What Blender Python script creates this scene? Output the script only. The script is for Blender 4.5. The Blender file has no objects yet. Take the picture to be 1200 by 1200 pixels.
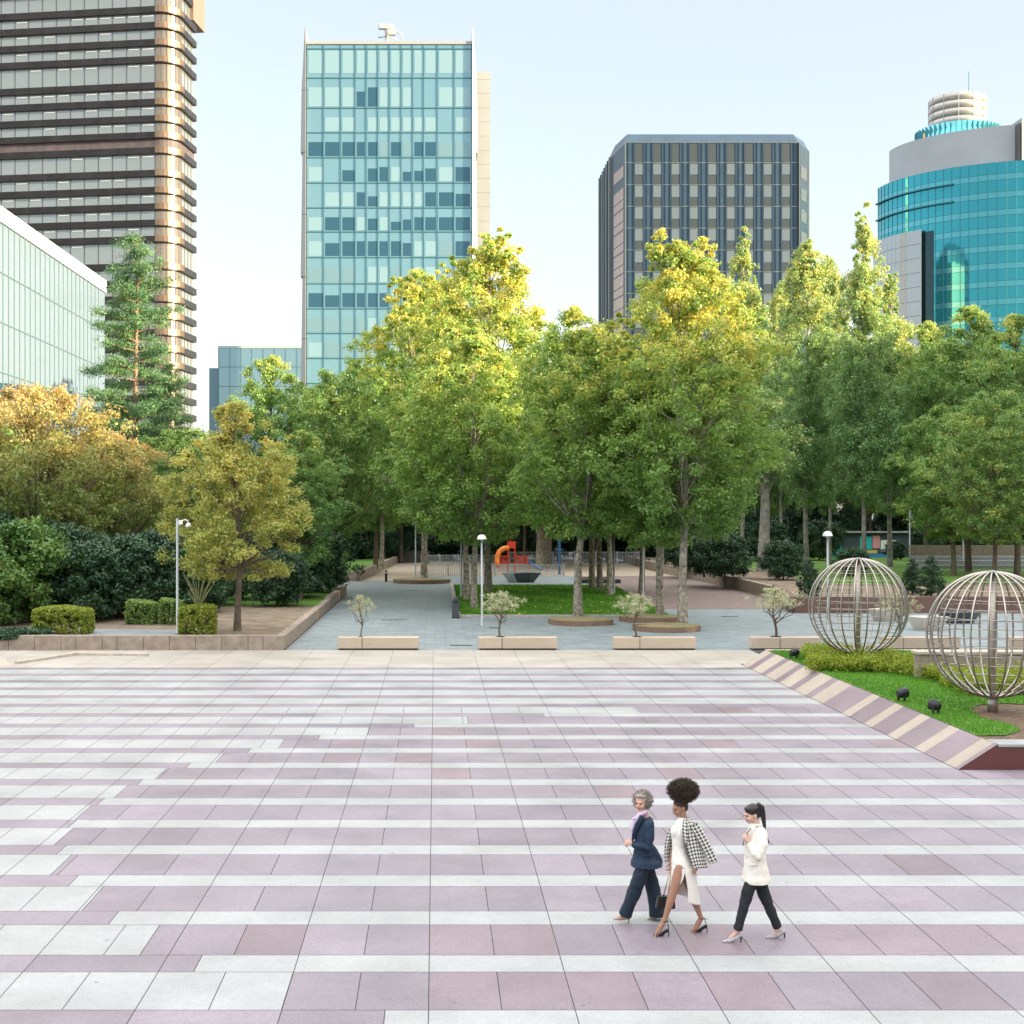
import bpy, bmesh, math, random
import numpy as np
from mathutils import Vector, Matrix, noise
PI = math.pi
scene = bpy.context.scene
COL = scene.collection
F, CX, HY, CH = 1600.0, 510.0, 604.0, 5.4      # focal length in photo pixels, principal column, horizon row, eye height

def link(o, parent=None):
    COL.objects.link(o)
    if parent is not None: o.parent = parent
    return o
def tag(o, label=None, cat=None, group=None, kind=None):
    if label: o['label'] = label
    if cat: o['category'] = cat
    if group: o['group'] = group
    if kind: o['kind'] = kind
    return o
def empty(name, loc, rz=0, label=None, cat=None, group=None):
    o = bpy.data.objects.new(name, None); o.empty_display_size = .3
    o.location = loc; o.rotation_euler = (0, 0, rz)
    link(o); tag(o, label, cat, group); return o
def copy_tree(o, parent=None, depth=0):
    c = o.copy(); COL.objects.link(c); c.parent = parent
    for ch in o.children: copy_tree(ch, c)
    return c

# ------------------------------------------------------------------ mesh builder
class MB:
    def __init__(s): s.v = []; s.f = []; s.m = []; s.sm = []
    def add(s, vs, fs, m=0, smooth=False):
        b = len(s.v); s.v += [tuple(v) for v in vs]
        for f in fs: s.f.append(tuple(i + b for i in f)); s.m.append(m); s.sm.append(smooth)
    def quad(s, a, b, c, d, m=0): s.add([a, b, c, d], [(0, 1, 2, 3)], m)
    def box(s, x0, x1, y0, y1, z0, z1, m=0):
        v = [(x0,y0,z0),(x1,y0,z0),(x1,y1,z0),(x0,y1,z0),(x0,y0,z1),(x1,y0,z1),(x1,y1,z1),(x0,y1,z1)]
        s.add(v, [(0,3,2,1),(4,5,6,7),(0,1,5,4),(1,2,6,5),(2,3,7,6),(3,0,4,7)], m)
    def obox(s, c, half, rz, m=0):
        ca, sa = math.cos(rz), math.sin(rz); v = []
        for dz in (-1, 1):
            for dx, dy in ((-1,-1),(1,-1),(1,1),(-1,1)):
                x, y = dx*half[0], dy*half[1]
                v.append((c[0]+ca*x-sa*y, c[1]+sa*x+ca*y, c[2]+dz*half[2]))
        s.add(v, [(0,3,2,1),(4,5,6,7),(0,1,5,4),(1,2,6,5),(2,3,7,6),(3,0,4,7)], m)
    def prism(s, poly, z0, z1, m=0, mtop=None, bottom=False):
        n = len(poly); v = [(x, y, z0) for x, y in poly] + [(x, y, z1) for x, y in poly]
        for i in range(n):
            j = (i+1) % n; s.add([v[i], v[j], v[n+j], v[n+i]], [(0,1,2,3)], m)
        s.add(v[n:], [tuple(range(n))], m if mtop is None else mtop)
        if bottom: s.add(v[:n][::-1], [tuple(range(n))], m)
    def tube(s, pts, rads, seg=8, m=0, cap=True, smooth=True):
        pts = [Vector(p) for p in pts]; n = len(pts)
        if not hasattr(rads, '__len__'): rads = [rads]*n
        rings = []; ref = None
        for i, p in enumerate(pts):
            t = (pts[min(i+1, n-1)] - pts[max(i-1, 0)])
            t = t.normalized() if t.length > 1e-9 else Vector((0,0,1))
            if ref is None:
                ref = Vector((1,0,0)) if abs(t.x) < .8 else Vector((0,1,0))
            u = (ref - t*ref.dot(t)).normalized(); w = t.cross(u); ref = u
            r = rads[i]
            if hasattr(r, '__len__'): ra, rb = r
            else: ra = rb = r
            rings.append([p + u*math.cos(2*PI*k/seg)*ra + w*math.sin(2*PI*k/seg)*rb for k in range(seg)])
        b = len(s.v)
        for r in rings: s.v += [tuple(q) for q in r]
        for i in range(n-1):
            for k in range(seg):
                a = b+i*seg+k; c = b+i*seg+(k+1) % seg
                s.f.append((a, c, c+seg, a+seg)); s.m.append(m); s.sm.append(smooth)
        if cap:
            s.f.append(tuple(b+k for k in range(seg))[::-1]); s.m.append(m); s.sm.append(False)
            s.f.append(tuple(b+(n-1)*seg+k for k in range(seg))); s.m.append(m); s.sm.append(False)
    def rings(s, rs, m=0, cap=True, smooth=True, closed=True):
        """rs: list of equally long point rings"""
        b = len(s.v); k = len(rs[0])
        for r in rs: s.v += [tuple(q) for q in r]
        kk = k if closed else k-1
        for i in range(len(rs)-1):
            for j in range(kk):
                a = b+i*k+j; c = b+i*k+(j+1) % k
                s.f.append((a, c, c+k, a+k)); s.m.append(m); s.sm.append(smooth)
        if cap and closed:
            s.f.append(tuple(b+j for j in range(k))[::-1]); s.m.append(m); s.sm.append(smooth)
            s.f.append(tuple(b+(len(rs)-1)*k+j for j in range(k))); s.m.append(m); s.sm.append(smooth)
    def lathe(s, prof, seg=24, c=(0,0,0), m=0, cap=True, smooth=True, rx=1, ry=1):
        s.rings([[(c[0]+r*rx*math.cos(2*PI*k/seg), c[1]+r*ry*math.sin(2*PI*k/seg), c[2]+z) for k in range(seg)] for r, z in prof], m, cap, smooth)
    def ball(s, c, r, seg=14, rn=9, m=0, mat=None):
        c = Vector(c)
        if not hasattr(r, '__len__'): r = (r, r, r)
        rs = []
        for i in range(rn+1):
            t = -PI/2 + PI*(i/rn)*.998 + .001*PI
            row = []
            for k in range(seg):
                a = 2*PI*k/seg; p = Vector((math.cos(t)*math.cos(a)*r[0], math.cos(t)*math.sin(a)*r[1], math.sin(t)*r[2]))
                if mat is not None: p = mat @ p
                row.append(c+p)
            rs.append(row)
        s.rings(rs, m)
    def limb(s, pts, rads, r0=True, r1=True, seg=14, m=0):
        s.tube(pts, rads, seg, m)
        for i, p in enumerate(pts):
            if (i == 0 and not r0) or (i == len(pts)-1 and not r1): continue
            r = rads[i] if hasattr(rads, '__len__') else rads
            if hasattr(r, '__len__'): r = min(r)
            s.ball(p, r*.995, seg, 8, m)
    def mesh(s, name, mats):
        me = bpy.data.meshes.new(name); me.from_pydata(s.v, [], s.f)
        for q in (mats if isinstance(mats, (list, tuple)) else [mats]): me.materials.append(q)
        me.polygons.foreach_set('material_index', s.m); me.polygons.foreach_set('use_smooth', s.sm)
        me.update(); return me
    def build(s, name, mats, parent=None, loc=None, rz=None, **kw):
        o = bpy.data.objects.new(name, s.mesh(name, mats)); link(o, parent)
        if loc is not None: o.location = loc
        if rz is not None: o.rotation_euler = (0, 0, rz)
        tag(o, **kw); return o

def bevel(o, w=.01, seg=2, ang=40):
    b = o.modifiers.new('bevel', 'BEVEL'); b.width = w; b.segments = seg; b.limit_method = 'ANGLE'; b.angle_limit = math.radians(ang); return o
def remesh(mb, name, vox, sm=4):
    """fuse overlapping solids into one continuous skin"""
    me = mb.mesh(name, []); o = bpy.data.objects.new(name+'_tmp', me); COL.objects.link(o)
    r = o.modifiers.new('r', 'REMESH'); r.mode = 'VOXEL'; r.voxel_size = vox; r.use_smooth_shade = True
    s = o.modifiers.new('s', 'SMOOTH'); s.factor = .5; s.iterations = sm
    dg = bpy.context.evaluated_depsgraph_get(); dg.update()
    out = bpy.data.meshes.new_from_object(o.evaluated_get(dg)); out.name = name
    bpy.data.objects.remove(o); bpy.data.meshes.remove(me)
    out.polygons.foreach_set('use_smooth', [True]*len(out.polygons)); return out

# ------------------------------------------------------------------ materials
def newmat(name):
    m = bpy.data.materials.new(name); m.use_nodes = True
    return m, m.node_tree, m.node_tree.nodes, m.node_tree.links, m.node_tree.nodes['Principled BSDF']
def setp(b, **k):
    for n, v in k.items():
        n = {'rough':'Roughness','metal':'Metallic','spec':'Specular IOR Level','sub':'Subsurface Weight','coat':'Coat Weight','trans':'Transmission Weight','alpha':'Alpha','sheen':'Sheen Weight'}[n]
        b.inputs[n].default_value = v
def c4(c): return (c[0], c[1], c[2], 1)
def mat(name, col, rough=.6, metal=0, var=.12, scale=8, bump=0, bscale=40, detail=4, col2=None, coords='Object', **k):
    m, nt, N, L, b = newmat(name); setp(b, rough=rough, metal=metal, **k)
    tc = N.new('ShaderNodeTexCoord')
    nz = N.new('ShaderNodeTexNoise'); nz.inputs['Scale'].default_value = scale; nz.inputs['Detail'].default_value = detail
    L.new(tc.outputs[coords], nz.inputs['Vector'])
    r = N.new('ShaderNodeValToRGB'); r.color_ramp.elements[0].position = .3; r.color_ramp.elements[1].position = .7
    a = col; c = col2 or tuple(min(1, x*(1+var)) for x in col)
    if not col2: a = tuple(x*(1-var) for x in col)
    r.color_ramp.elements[0].color = c4(a); r.color_ramp.elements[1].color = c4(c)
    L.new(nz.outputs['Fac'], r.inputs['Fac']); L.new(r.outputs['Color'], b.inputs['Base Color'])
    if bump:
        n2 = N.new('ShaderNodeTexNoise'); n2.inputs['Scale'].default_value = bscale; n2.inputs['Detail'].default_value = 3
        L.new(tc.outputs[coords], n2.inputs['Vector'])
        bp = N.new('ShaderNodeBump'); bp.inputs['Strength'].default_value = bump; bp.inputs['Distance'].default_value = .02
        L.new(n2.outputs['Fac'], bp.inputs['Height']); L.new(bp.outputs['Normal'], b.inputs['Normal'])
    return m
def slabmat(name, col, rough=.4, speck=.22, grime=.14):
    """granite slab: fine speckle, broad grime, per-slab tone from the 'tone' attribute"""
    m, nt, N, L, b = newmat(name); setp(b, rough=rough, spec=.35)
    tc = N.new('ShaderNodeTexCoord')
    n1 = N.new('ShaderNodeTexNoise'); n1.inputs['Scale'].default_value = 38; n1.inputs['Detail'].default_value = 5; n1.inputs['Roughness'].default_value=.8
    n2 = N.new('ShaderNodeTexNoise'); n2.inputs['Scale'].default_value = .55; n2.inputs['Detail'].default_value = 6; n2.inputs['Roughness'].default_value=.65
    at = N.new('ShaderNodeAttribute'); at.attribute_name = 'tone'
    L.new(tc.outputs['Object'], n1.inputs['Vector']); L.new(tc.outputs['Object'], n2.inputs['Vector'])
    def mr(src, a, c):
        q = N.new('ShaderNodeMapRange'); q.inputs[1].default_value=.3; q.inputs[2].default_value=.7; q.inputs[3].default_value = a; q.inputs[4].default_value = c; L.new(src, q.inputs[0]); return q.outputs[0]
    def mul(x, y):
        q = N.new('ShaderNodeMath'); q.operation = 'MULTIPLY'; L.new(x, q.inputs[0]); L.new(y, q.inputs[1]); return q.outputs[0]
    n3 = N.new('ShaderNodeTexNoise'); n3.inputs['Scale'].default_value = 7; n3.inputs['Detail'].default_value = 8; n3.inputs['Roughness'].default_value=.8
    n4 = N.new('ShaderNodeTexVoronoi'); n4.inputs['Scale'].default_value = 1.3; n4.inputs['Randomness'].default_value = 1
    L.new(tc.outputs['Object'], n3.inputs['Vector']); L.new(tc.outputs['Object'], n4.inputs['Vector'])
    spot = N.new('ShaderNodeMapRange'); spot.inputs[1].default_value = .025; spot.inputs[2].default_value = .05; spot.inputs[3].default_value = .62; spot.inputs[4].default_value = 1; L.new(n4.outputs['Distance'], spot.inputs[0])
    f = mul(mul(mr(n1.outputs['Fac'], 1-speck, 1+speck), mr(n2.outputs['Fac'], 1-grime, 1+grime*.6)), mul(at.outputs['Fac'], mul(mr(n3.outputs['Fac'], .90, 1.07), spot.outputs[0])))
    vm = N.new('ShaderNodeVectorMath'); vm.operation = 'SCALE'; vm.inputs[0].default_value = col; L.new(f, vm.inputs['Scale'])
    L.new(vm.outputs[0], b.inputs['Base Color'])
    rr = mr(n2.outputs['Fac'], rough*.8, rough*1.25); L.new(rr, b.inputs['Roughness'])
    return m
def brickmat(name, c1, c2, mort, bw, bh, rough=.6, msize=.012, rot=0, offset=.5, coords='Object', noise_amt=.2, nscale=1.2):
    m, nt, N, L, b = newmat(name); setp(b, rough=rough, spec=.3)
    tc = N.new('ShaderNodeTexCoord'); mp = N.new('ShaderNodeMapping'); mp.inputs['Rotation'].default_value = rot if hasattr(rot, '__len__') else (0, 0, rot)
    L.new(tc.outputs[coords], mp.inputs[0])
    br = N.new('ShaderNodeTexBrick'); br.offset = offset
    br.inputs['Color1'].default_value = c4(c1); br.inputs['Color2'].default_value = c4(c2); br.inputs['Mortar'].default_value = c4(mort)
    br.inputs['Scale'].default_value = 1; br.inputs['Brick Width'].default_value = bw; br.inputs['Row Height'].default_value = bh; br.inputs['Mortar Size'].default_value = msize
    L.new(mp.outputs[0], br.inputs['Vector'])
    n2 = N.new('ShaderNodeTexNoise'); n2.inputs['Scale'].default_value = nscale; n2.inputs['Detail'].default_value = 8; n2.inputs['Roughness'].default_value=.7
    L.new(tc.outputs[coords], n2.inputs['Vector'])
    q = N.new('ShaderNodeMapRange'); q.inputs[1].default_value=.3; q.inputs[2].default_value=.7; q.inputs[3].default_value = 1-noise_amt; q.inputs[4].default_value = 1+noise_amt; L.new(n2.outputs['Fac'], q.inputs[0])
    vm = N.new('ShaderNodeVectorMath'); vm.operation = 'SCALE'; L.new(br.outputs['Color'], vm.inputs[0]); L.new(q.outputs[0], vm.inputs['Scale'])
    L.new(vm.outputs[0], b.inputs['Base Color']); return m
def leafmat(name, ca, cb, cc=None, rough=.4, trans=.33):
    """leaf: real hue variation per leaf from the 'tint' attribute"""
    m, nt, N, L, b = newmat(name); setp(b, rough=rough, spec=.35)
    at = N.new('ShaderNodeAttribute'); at.attribute_name = 'tint'
    r = N.new('ShaderNodeValToRGB'); e = r.color_ramp.elements
    e[0].position = 0; e[0].color = c4(ca); e[1].position = 1; e[1].color = c4(cc or cb)
    if cc: q = e.new(.6); q.color = c4(cb)
    L.new(at.outputs['Fac'], r.inputs['Fac']); L.new(r.outputs['Color'], b.inputs['Base Color'])
    tr = N.new('ShaderNodeBsdfTranslucent'); vm = N.new('ShaderNodeVectorMath'); vm.operation = 'MULTIPLY'; vm.inputs[1].default_value = (1.35, 1.25, .8)
    L.new(r.outputs['Color'], vm.inputs[0]); L.new(vm.outputs[0], tr.inputs['Color'])
    mx = N.new('ShaderNodeMixShader'); mx.inputs[0].default_value = trans
    L.new(b.outputs[0], mx.inputs[1]); L.new(tr.outputs[0], mx.inputs[2]); L.new(mx.outputs[0], N['Material Output'].inputs['Surface'])
    return m
def glassmat(name, col, rough=.06, metal=.75, wav=.0, wscale=.3, spec=.8):
    """facade glass: tinted mirror-like pane with slightly uneven surface"""
    m, nt, N, L, b = newmat(name); setp(b, rough=rough, metal=metal, spec=spec); b.inputs['Base Color'].default_value = c4(tuple(x*.5 for x in col))
    if wav:
        tc = N.new('ShaderNodeTexCoord'); nz = N.new('ShaderNodeTexNoise'); nz.inputs['Scale'].default_value = wscale; nz.inputs['Detail'].default_value = 1
        L.new(tc.outputs['Object'], nz.inputs['Vector'])
        bp = N.new('ShaderNodeBump'); bp.inputs['Strength'].default_value = wav; bp.inputs['Distance'].default_value = .2
        L.new(nz.outputs['Fac'], bp.inputs['Height']); L.new(bp.outputs['Normal'], b.inputs['Normal'])
    return m

M = dict(
 purple=slabmat('purple_granite', (.255,.220,.262), .42, .28, .17),
 mauve=slabmat('red_mauve_granite', (.248,.194,.222), .40, .28, .18),
 white=slabmat('white_granite', (.350,.365,.372), .45, .19, .16),
 cream=slabmat('cream_stone', (.43,.365,.31), .5, .10),
 joint=mat('joint_sand', (.055,.055,.06), .9),
 redstone=slabmat('red_granite', (.13,.05,.045), .3, .25),
 grey_pav=brickmat('blue_grey_paving', (.20,.245,.265), (.265,.31,.33), (.13,.15,.16), .9, .45, .5, .012),
 pink_pav=brickmat('pink_brown_paving', (.19,.145,.135), (.24,.18,.165), (.15,.12,.11), .3, .15, .7, .01),
 ground=mat('ground_dust', (.13,.12,.10), .9, scale=.2, var=.3),
 soil=mat('bare_soil', (.20,.155,.11), .95, scale=1.5, var=.35, bump=.6, bscale=15),
 mulch=mat('bark_mulch', (.13,.085,.055), .95, scale=9, var=.5, bump=.8, bscale=30),
 sand=mat('playground_sand', (.36,.30,.23), .95, scale=1, var=.15),
 turf=mat('turf', (.06,.17,.015), .8, scale=1.1, var=.35, col2=(.12,.22,.03), detail=8, bump=.5, bscale=50),
 blade=leafmat('grass_blade', (.06,.20,.015), (.13,.32,.03), trans=.3),
 concrete=mat('rough_pink_granite', (.24,.19,.15), .85, scale=3, var=.3, bump=.8, bscale=10, col2=(.36,.30,.25)),
 coping=mat('coping_stone', (.45,.40,.34), .7, scale=4, var=.15),
 block=slabmat('bench_limestone', (.52,.43,.335), .6, .06, .1),
 steel=mat('brushed_steel', (.38,.35,.32), .25, 1.0, var=.06, scale=3, bump=.03, bscale=60),
 postm=mat('steel_post', (.42,.38,.33), .35, .8, var=.1, scale=5),
 lamp_pole=mat('galvanised_pole', (.36,.40,.42), .45, .4, var=.05),
 lamp_white=mat('opal_lamp', (.85,.86,.83), .4, var=.03),
 blackm=mat('black_metal', (.02,.022,.026), .35, .3, var=.2),
 lens=glassmat('lamp_lens', (.35,.4,.42), .05, .6),
 bark_pale=mat('plane_bark', (.10,.085,.062), .85, scale=5, bump=.6, bscale=12, col2=(.46,.42,.34), detail=7),
 bark_white=mat('poplar_bark', (.13,.125,.11), .85, scale=2.5, bump=.5, bscale=10, col2=(.33,.32,.29), detail=7),
 bark_dark=mat('dark_bark', (.085,.062,.045), .9, scale=4, bump=.6, bscale=12, col2=(.16,.125,.095)),
 bark_red=mat('pine_bark', (.20,.12,.08), .9, scale=4, bump=.6, bscale=12, col2=(.30,.20,.15)),
 leaf_plane=leafmat('plane_leaf', (.125,.25,.065), (.26,.40,.095), (.68,.60,.15)),
 leaf_gold=leafmat('golden_leaf', (.22,.30,.075), (.46,.46,.13), (.74,.60,.20)),
 leaf_orange=leafmat('orange_leaf', (.16,.27,.075), (.42,.35,.14), (.70,.42,.23)),
 leaf_mid=leafmat('mid_leaf', (.12,.25,.085), (.225,.37,.11), (.52,.54,.15)),
 leaf_poplar=leafmat('poplar_leaf', (.155,.30,.13), (.28,.42,.17), (.64,.63,.24)),
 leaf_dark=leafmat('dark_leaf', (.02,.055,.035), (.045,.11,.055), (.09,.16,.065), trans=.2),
 leaf_magnolia=leafmat('glossy_leaf', (.045,.125,.035), (.12,.24,.06), (.26,.35,.09), rough=.35, trans=.25),
 leaf_pine=leafmat('pine_needles', (.07,.17,.08), (.16,.29,.13), trans=.2),
 leaf_olive=leafmat('olive_leaf', (.36,.38,.25), (.58,.60,.42), trans=.25),
 leaf_hedge=leafmat('hedge_leaf', (.13,.21,.03), (.30,.37,.055), (.44,.43,.10)),
 leaf_yellowgreen=leafmat('lime_leaf', (.16,.24,.02), (.34,.40,.045)),
)
SUN_EL, SKY, SUNE, EXPO, FILL_CLOUD = 12.5, .118, 4.4, 1.9, 7.5
SHADE = [(-110,-21,72,36),(-21,63,74,32.5),(63,78,78,30.5),(78,150,78,36),(150,230,80,38)]
# ------------------------------------------------------------------ foliage
def leaves_mesh(name, C, R, per, size, material, rng, squash=.75, aspect=.62, up=.35, tintfn=None, needle=False):
    """C (n,3) clump centres, R (n,) radii; folded leaf quads scattered in and on every clump"""
    n = len(C); per = np.full(n, per) if np.isscalar(per) else per
    idx = np.repeat(np.arange(n), per); T = len(idx)
    d = rng.normal(size=(T, 3)); d /= np.linalg.norm(d, axis=1)[:, None]
    rad = rng.random(T)**.55*(.62+.68*rng.random(T))
    off = d * (rad*R[idx])[:, None]; off[:, 2] *= squash
    P = C[idx] + off
    nrm = d*.7 + rng.normal(size=(T, 3))*.6; nrm[:, 2] += up; nrm /= np.linalg.norm(nrm, axis=1)[:, None]
    a = rng.normal(size=(T, 3))
    if needle: a = d + rng.normal(size=(T, 3))*.35; a[:, 2] += .3
    a -= nrm*np.sum(a*nrm, axis=1)[:, None]; a /= (np.linalg.norm(a, axis=1)[:, None]+1e-9)
    b = np.cross(nrm, a)
    s = size*(.65+.7*rng.random(T))[:, None]; w = s*aspect
    V = np.empty((T, 4, 3))
    V[:, 0] = P - a*s*.5; V[:, 1] = P + b*w*.5 + nrm*w*.18; V[:, 2] = P + a*s*.5; V[:, 3] = P - b*w*.5 + nrm*w*.18
    ctint = rng.random(n)
    t = .55*ctint[idx] + .45*rng.random(T)
    if tintfn is not None: t = np.clip(tintfn(t, P), 0, 1)
    return quads_mesh(name, V, t, material)
def quads_mesh(name, V, t, material):
    T = len(V); me = bpy.data.meshes.new(name)
    me.vertices.add(T*4); me.vertices.foreach_set('co', V.reshape(-1).astype(np.float32))
    me.loops.add(T*4); me.loops.foreach_set('vertex_index', np.arange(T*4, dtype=np.int32))
    me.polygons.add(T); me.polygons.foreach_set('loop_start', np.arange(0, T*4, 4, dtype=np.int32)); me.polygons.foreach_set('loop_total', np.full(T, 4, dtype=np.int32))
    at = me.attributes.new('tint', 'FLOAT', 'FACE'); at.data.foreach_set('value', t.astype(np.float32))
    me.materials.append(material); me.update(calc_edges=True); return me
def clumps(rng, H, z0, prof, W, n, rmin, rmax, bumps=.28, hole=.0, edge=.5, cx=0, cy=0, lean=(0, 0)):
    """prof: [(height fraction of crown, radius fraction)]; uneven outline from direction-dependent lobes"""
    zs = [p[0] for p in prof]; rs = [p[1] for p in prof]; ph = rng.random(8)*50
    out = []; R = []
    tot = 0
    while len(out) < n and tot < n*30:
        tot += 1
        f = rng.random(); r = np.interp(f, zs, rs)
        if rng.random() > r*.9+.12: continue
        a = rng.random()*2*PI
        k = 1 + bumps*2*(noise.noise(Vector((math.cos(a)*1.4+ph[0], math.sin(a)*1.4, f*5+ph[1]))))
        rr = W*r*k*(rng.random()**edge)
        p = Vector((math.cos(a)*rr, math.sin(a)*rr, z0+f*(H-z0)))
        if hole and noise.noise(Vector((p.x*.55+ph[2], p.y*.55, p.z*.55+ph[3]))) < -hole: continue
        q = rmin + (rmax-rmin)*rng.random()
        q *= .65+.35*min(1, r*1.3)
        out.append((p.x+cx+lean[0]*f, p.y+cy+lean[1]*f, p.z)); R.append(q)
    return np.array(out), np.array(R)
def trunk_mesh(name, rng, H, r0, C, nl, mat_, base=(0, 0), forks=1, lean=(0, 0), splitz=None, flare=1.25, limb=.35):
    mb = MB(); main = []
    for k in range(forks):
        ang = rng.random()*PI*2 if forks > 1 else 0
        pts = []; rad = []
        st = splitz or 0
        for i in range(12):
            f = i/11; z = H*f*.92
            sp = 0 if z < st else (z-st)
            dx = lean[0]*f + math.sin(f*5+k*2+base[0])*.12*min(1, f*3) + (math.cos(ang)*sp*.16 if forks > 1 else 0)
            dy = lean[1]*f + math.cos(f*4+k)*.12*min(1, f*3) + (math.sin(ang)*sp*.16 if forks > 1 else 0)
            pts.append(Vector((dx, dy, z-.1 if i == 0 else z))); rad.append(r0*(1-.86*f)*(flare if i == 0 else 1)*(1 if k == 0 or z < st else .8))
        mb.tube(pts, rad, 9, 0, cap=False); main.append((pts, rad))
    if len(C):
        ids = rng.choice(len(C), min(nl, len(C)), replace=False)
        for j in ids:
            c = Vector(C[j]); pts, rad = main[int(rng.integers(len(main)))]
            dist = math.hypot(c.x-lean[0]*.5, c.y-lean[1]*.5)
            zt = max(H*.26, c.z - dist*(.5+.9*rng.random()) - .3)
            f = min(.97, zt/(H*.92))*11; i = int(f); g = f-i; i2 = min(11, i+1)
            a = pts[i].lerp(pts[i2], g); ra = rad[i]*(1-g)+rad[i2]*g
            mid = a.lerp(c, .5) + Vector((rng.normal()*.2, rng.normal()*.2, -.08*dist+rng.normal()*.15))
            rr = min(ra*.7, max(.018, .012+.012*dist)*(.8+limb*rng.random()*2))
            mb.tube([a, a.lerp(mid, .5)+Vector((0, 0, .05)), mid, mid.lerp(c, .6)+Vector((0, 0, .08)), c], [rr, rr*.8, rr*.6, rr*.4, rr*.2], 5, 0, cap=False)
    return mb.mesh(name, mat_)
class TreeKind:
    def __init__(s, kind, seed, H, z0, prof, W, n, rr, per, leaf, lm, bark, r0, limbs=60, forks=1, splitz=None, lean=(0, 0), bumps=.28, hole=.25, edge=.5, aspect=.62, up=.35, extra=None, tintfn=None, needle=False, squash=.75):
        rng = np.random.default_rng(seed)
        C, R = clumps(rng, H-rr[1]*.6, z0, prof, W, n, rr[0], rr[1], bumps, hole, edge, lean=lean)
        if extra:
            for (c, w, h, nn) in extra:
                C2 = np.array(c) + np.clip(rng.normal(size=(nn, 3)), -1.45, 1.45)*np.array([w, w, h])*.5; C = np.vstack([C, C2]); R = np.concatenate([R, rr[0]*(.45+.5*rng.random(nn))])
        s.kind = kind
        s.crown = leaves_mesh(kind+'_crown', C, R, per, leaf, lm, rng, squash, aspect, up, tintfn, needle)
        s.trunk = trunk_mesh(kind+'_trunk', rng, H, r0, C, limbs, bark, forks=forks, splitz=splitz, lean=lean)
    def place(s, x, y, z, sc=1, rz=0, label='', cat='tree', group=None, sz=None):
        t = empty(s.kind, (x, y, z), rz, label, cat, group); t.scale = (sc, sc, sz or sc)
        link(bpy.data.objects.new('trunk', s.trunk), t); link(bpy.data.objects.new('crown', s.crown), t); return t
def gx(px, d): return (px-CX)*d/F
def gz(py, d): return CH-(py-HY)*d/F

PR_PLANE = [(0,.35),(.12,.75),(.35,1),(.6,.92),(.8,.62),(.93,.3),(1,.08)]
PR_OVAL = [(0,.5),(.15,.85),(.4,1),(.7,.8),(.9,.42),(1,.12)]
PR_POP = [(0,.5),(.15,.9),(.4,1),(.65,.85),(.85,.6),(.95,.34),(1,.12)]
PR_UMB = [(0,.45),(.2,.8),(.5,1),(.8,.85),(1,.35)]
# ------------------------------------------------------------------ the ground
rnd = random.Random(7)
def sheet(name, poly, z, m, cat=None, kind='structure', label=None):
    mb = MB(); mb.add([(x, y, z) for x, y in poly], [tuple(range(len(poly)))]); o = mb.build(name, m); tag(o, kind=kind, label=label); return o
sheet('ground', [(-900,-300),(900,-300),(900,1500),(-900,1500)], -.02, M['ground'])
sheet('paved_path', [(-6.0,54.7),(36,54.7),(36,230),(-16,230),(-16,94),(-6.0,94)], 0.0, M['grey_pav'])
sheet('brown_path', [(12.6,78.6),(21.9,78.6),(22.3,150),(12.9,150)], .004, M['pink_pav'])
sheet('sand_path', [(-12.4,112.5),(-1.5,112.5),(-1.5,175),(-7,175)], .008, M['sand'])

# plaza of striped slabs --------------------------------------------------------
D0, PER, ST = 48.4, 1.8617, .62
XL, XR, SW = -34.0, 36.0, .80
jx0 = -.073
xs_tab = {6:637,7:485,8:374,9:292,10:221,11:164,12:118,13:85,14:72,15:86,16:133,17:232,18:450,19:760}
xw_tab = {5:747,6:548,7:432,8:330,9:258,10:189,11:142,12:98,13:75,14:72,15:109,16:176,17:337,18:610,19:980}
# ring of the stair-stepped circle, completed below the frame
def cells(x0, x1, step, brk):
    xs = [x0]; k = math.ceil((x0-jx0)/step)
    while jx0+k*step < x1:
        if jx0+k*step > xs[-1]+.02: xs.append(jx0+k*step)
        k += 1
    if brk is not None and x0 < brk < x1: xs.append(brk)
    xs = sorted(set(xs+[x1])); return [(a, b) for a, b in zip(xs, xs[1:]) if b-a > .03]
V = []; Fc = []; Mi = []; Tn = []
def slab(x0, x1, y0, y1, m, g=.0055, tone=None, z=0.006):
    b = len(V); V.extend([(x0+g,y0+g,z),(x1-g,y0+g,z),(x1-g,y1-g,z),(x0+g,y1-g,z)]); Fc.append((b,b+1,b+2,b+3)); Mi.append(m); Tn.append(tone or 1+rnd.gauss(0,.035))
def rowtone(m):
    return rnd.choice([.88,.93,.97,1,1,1.03]) if m == 0 else 1
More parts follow.
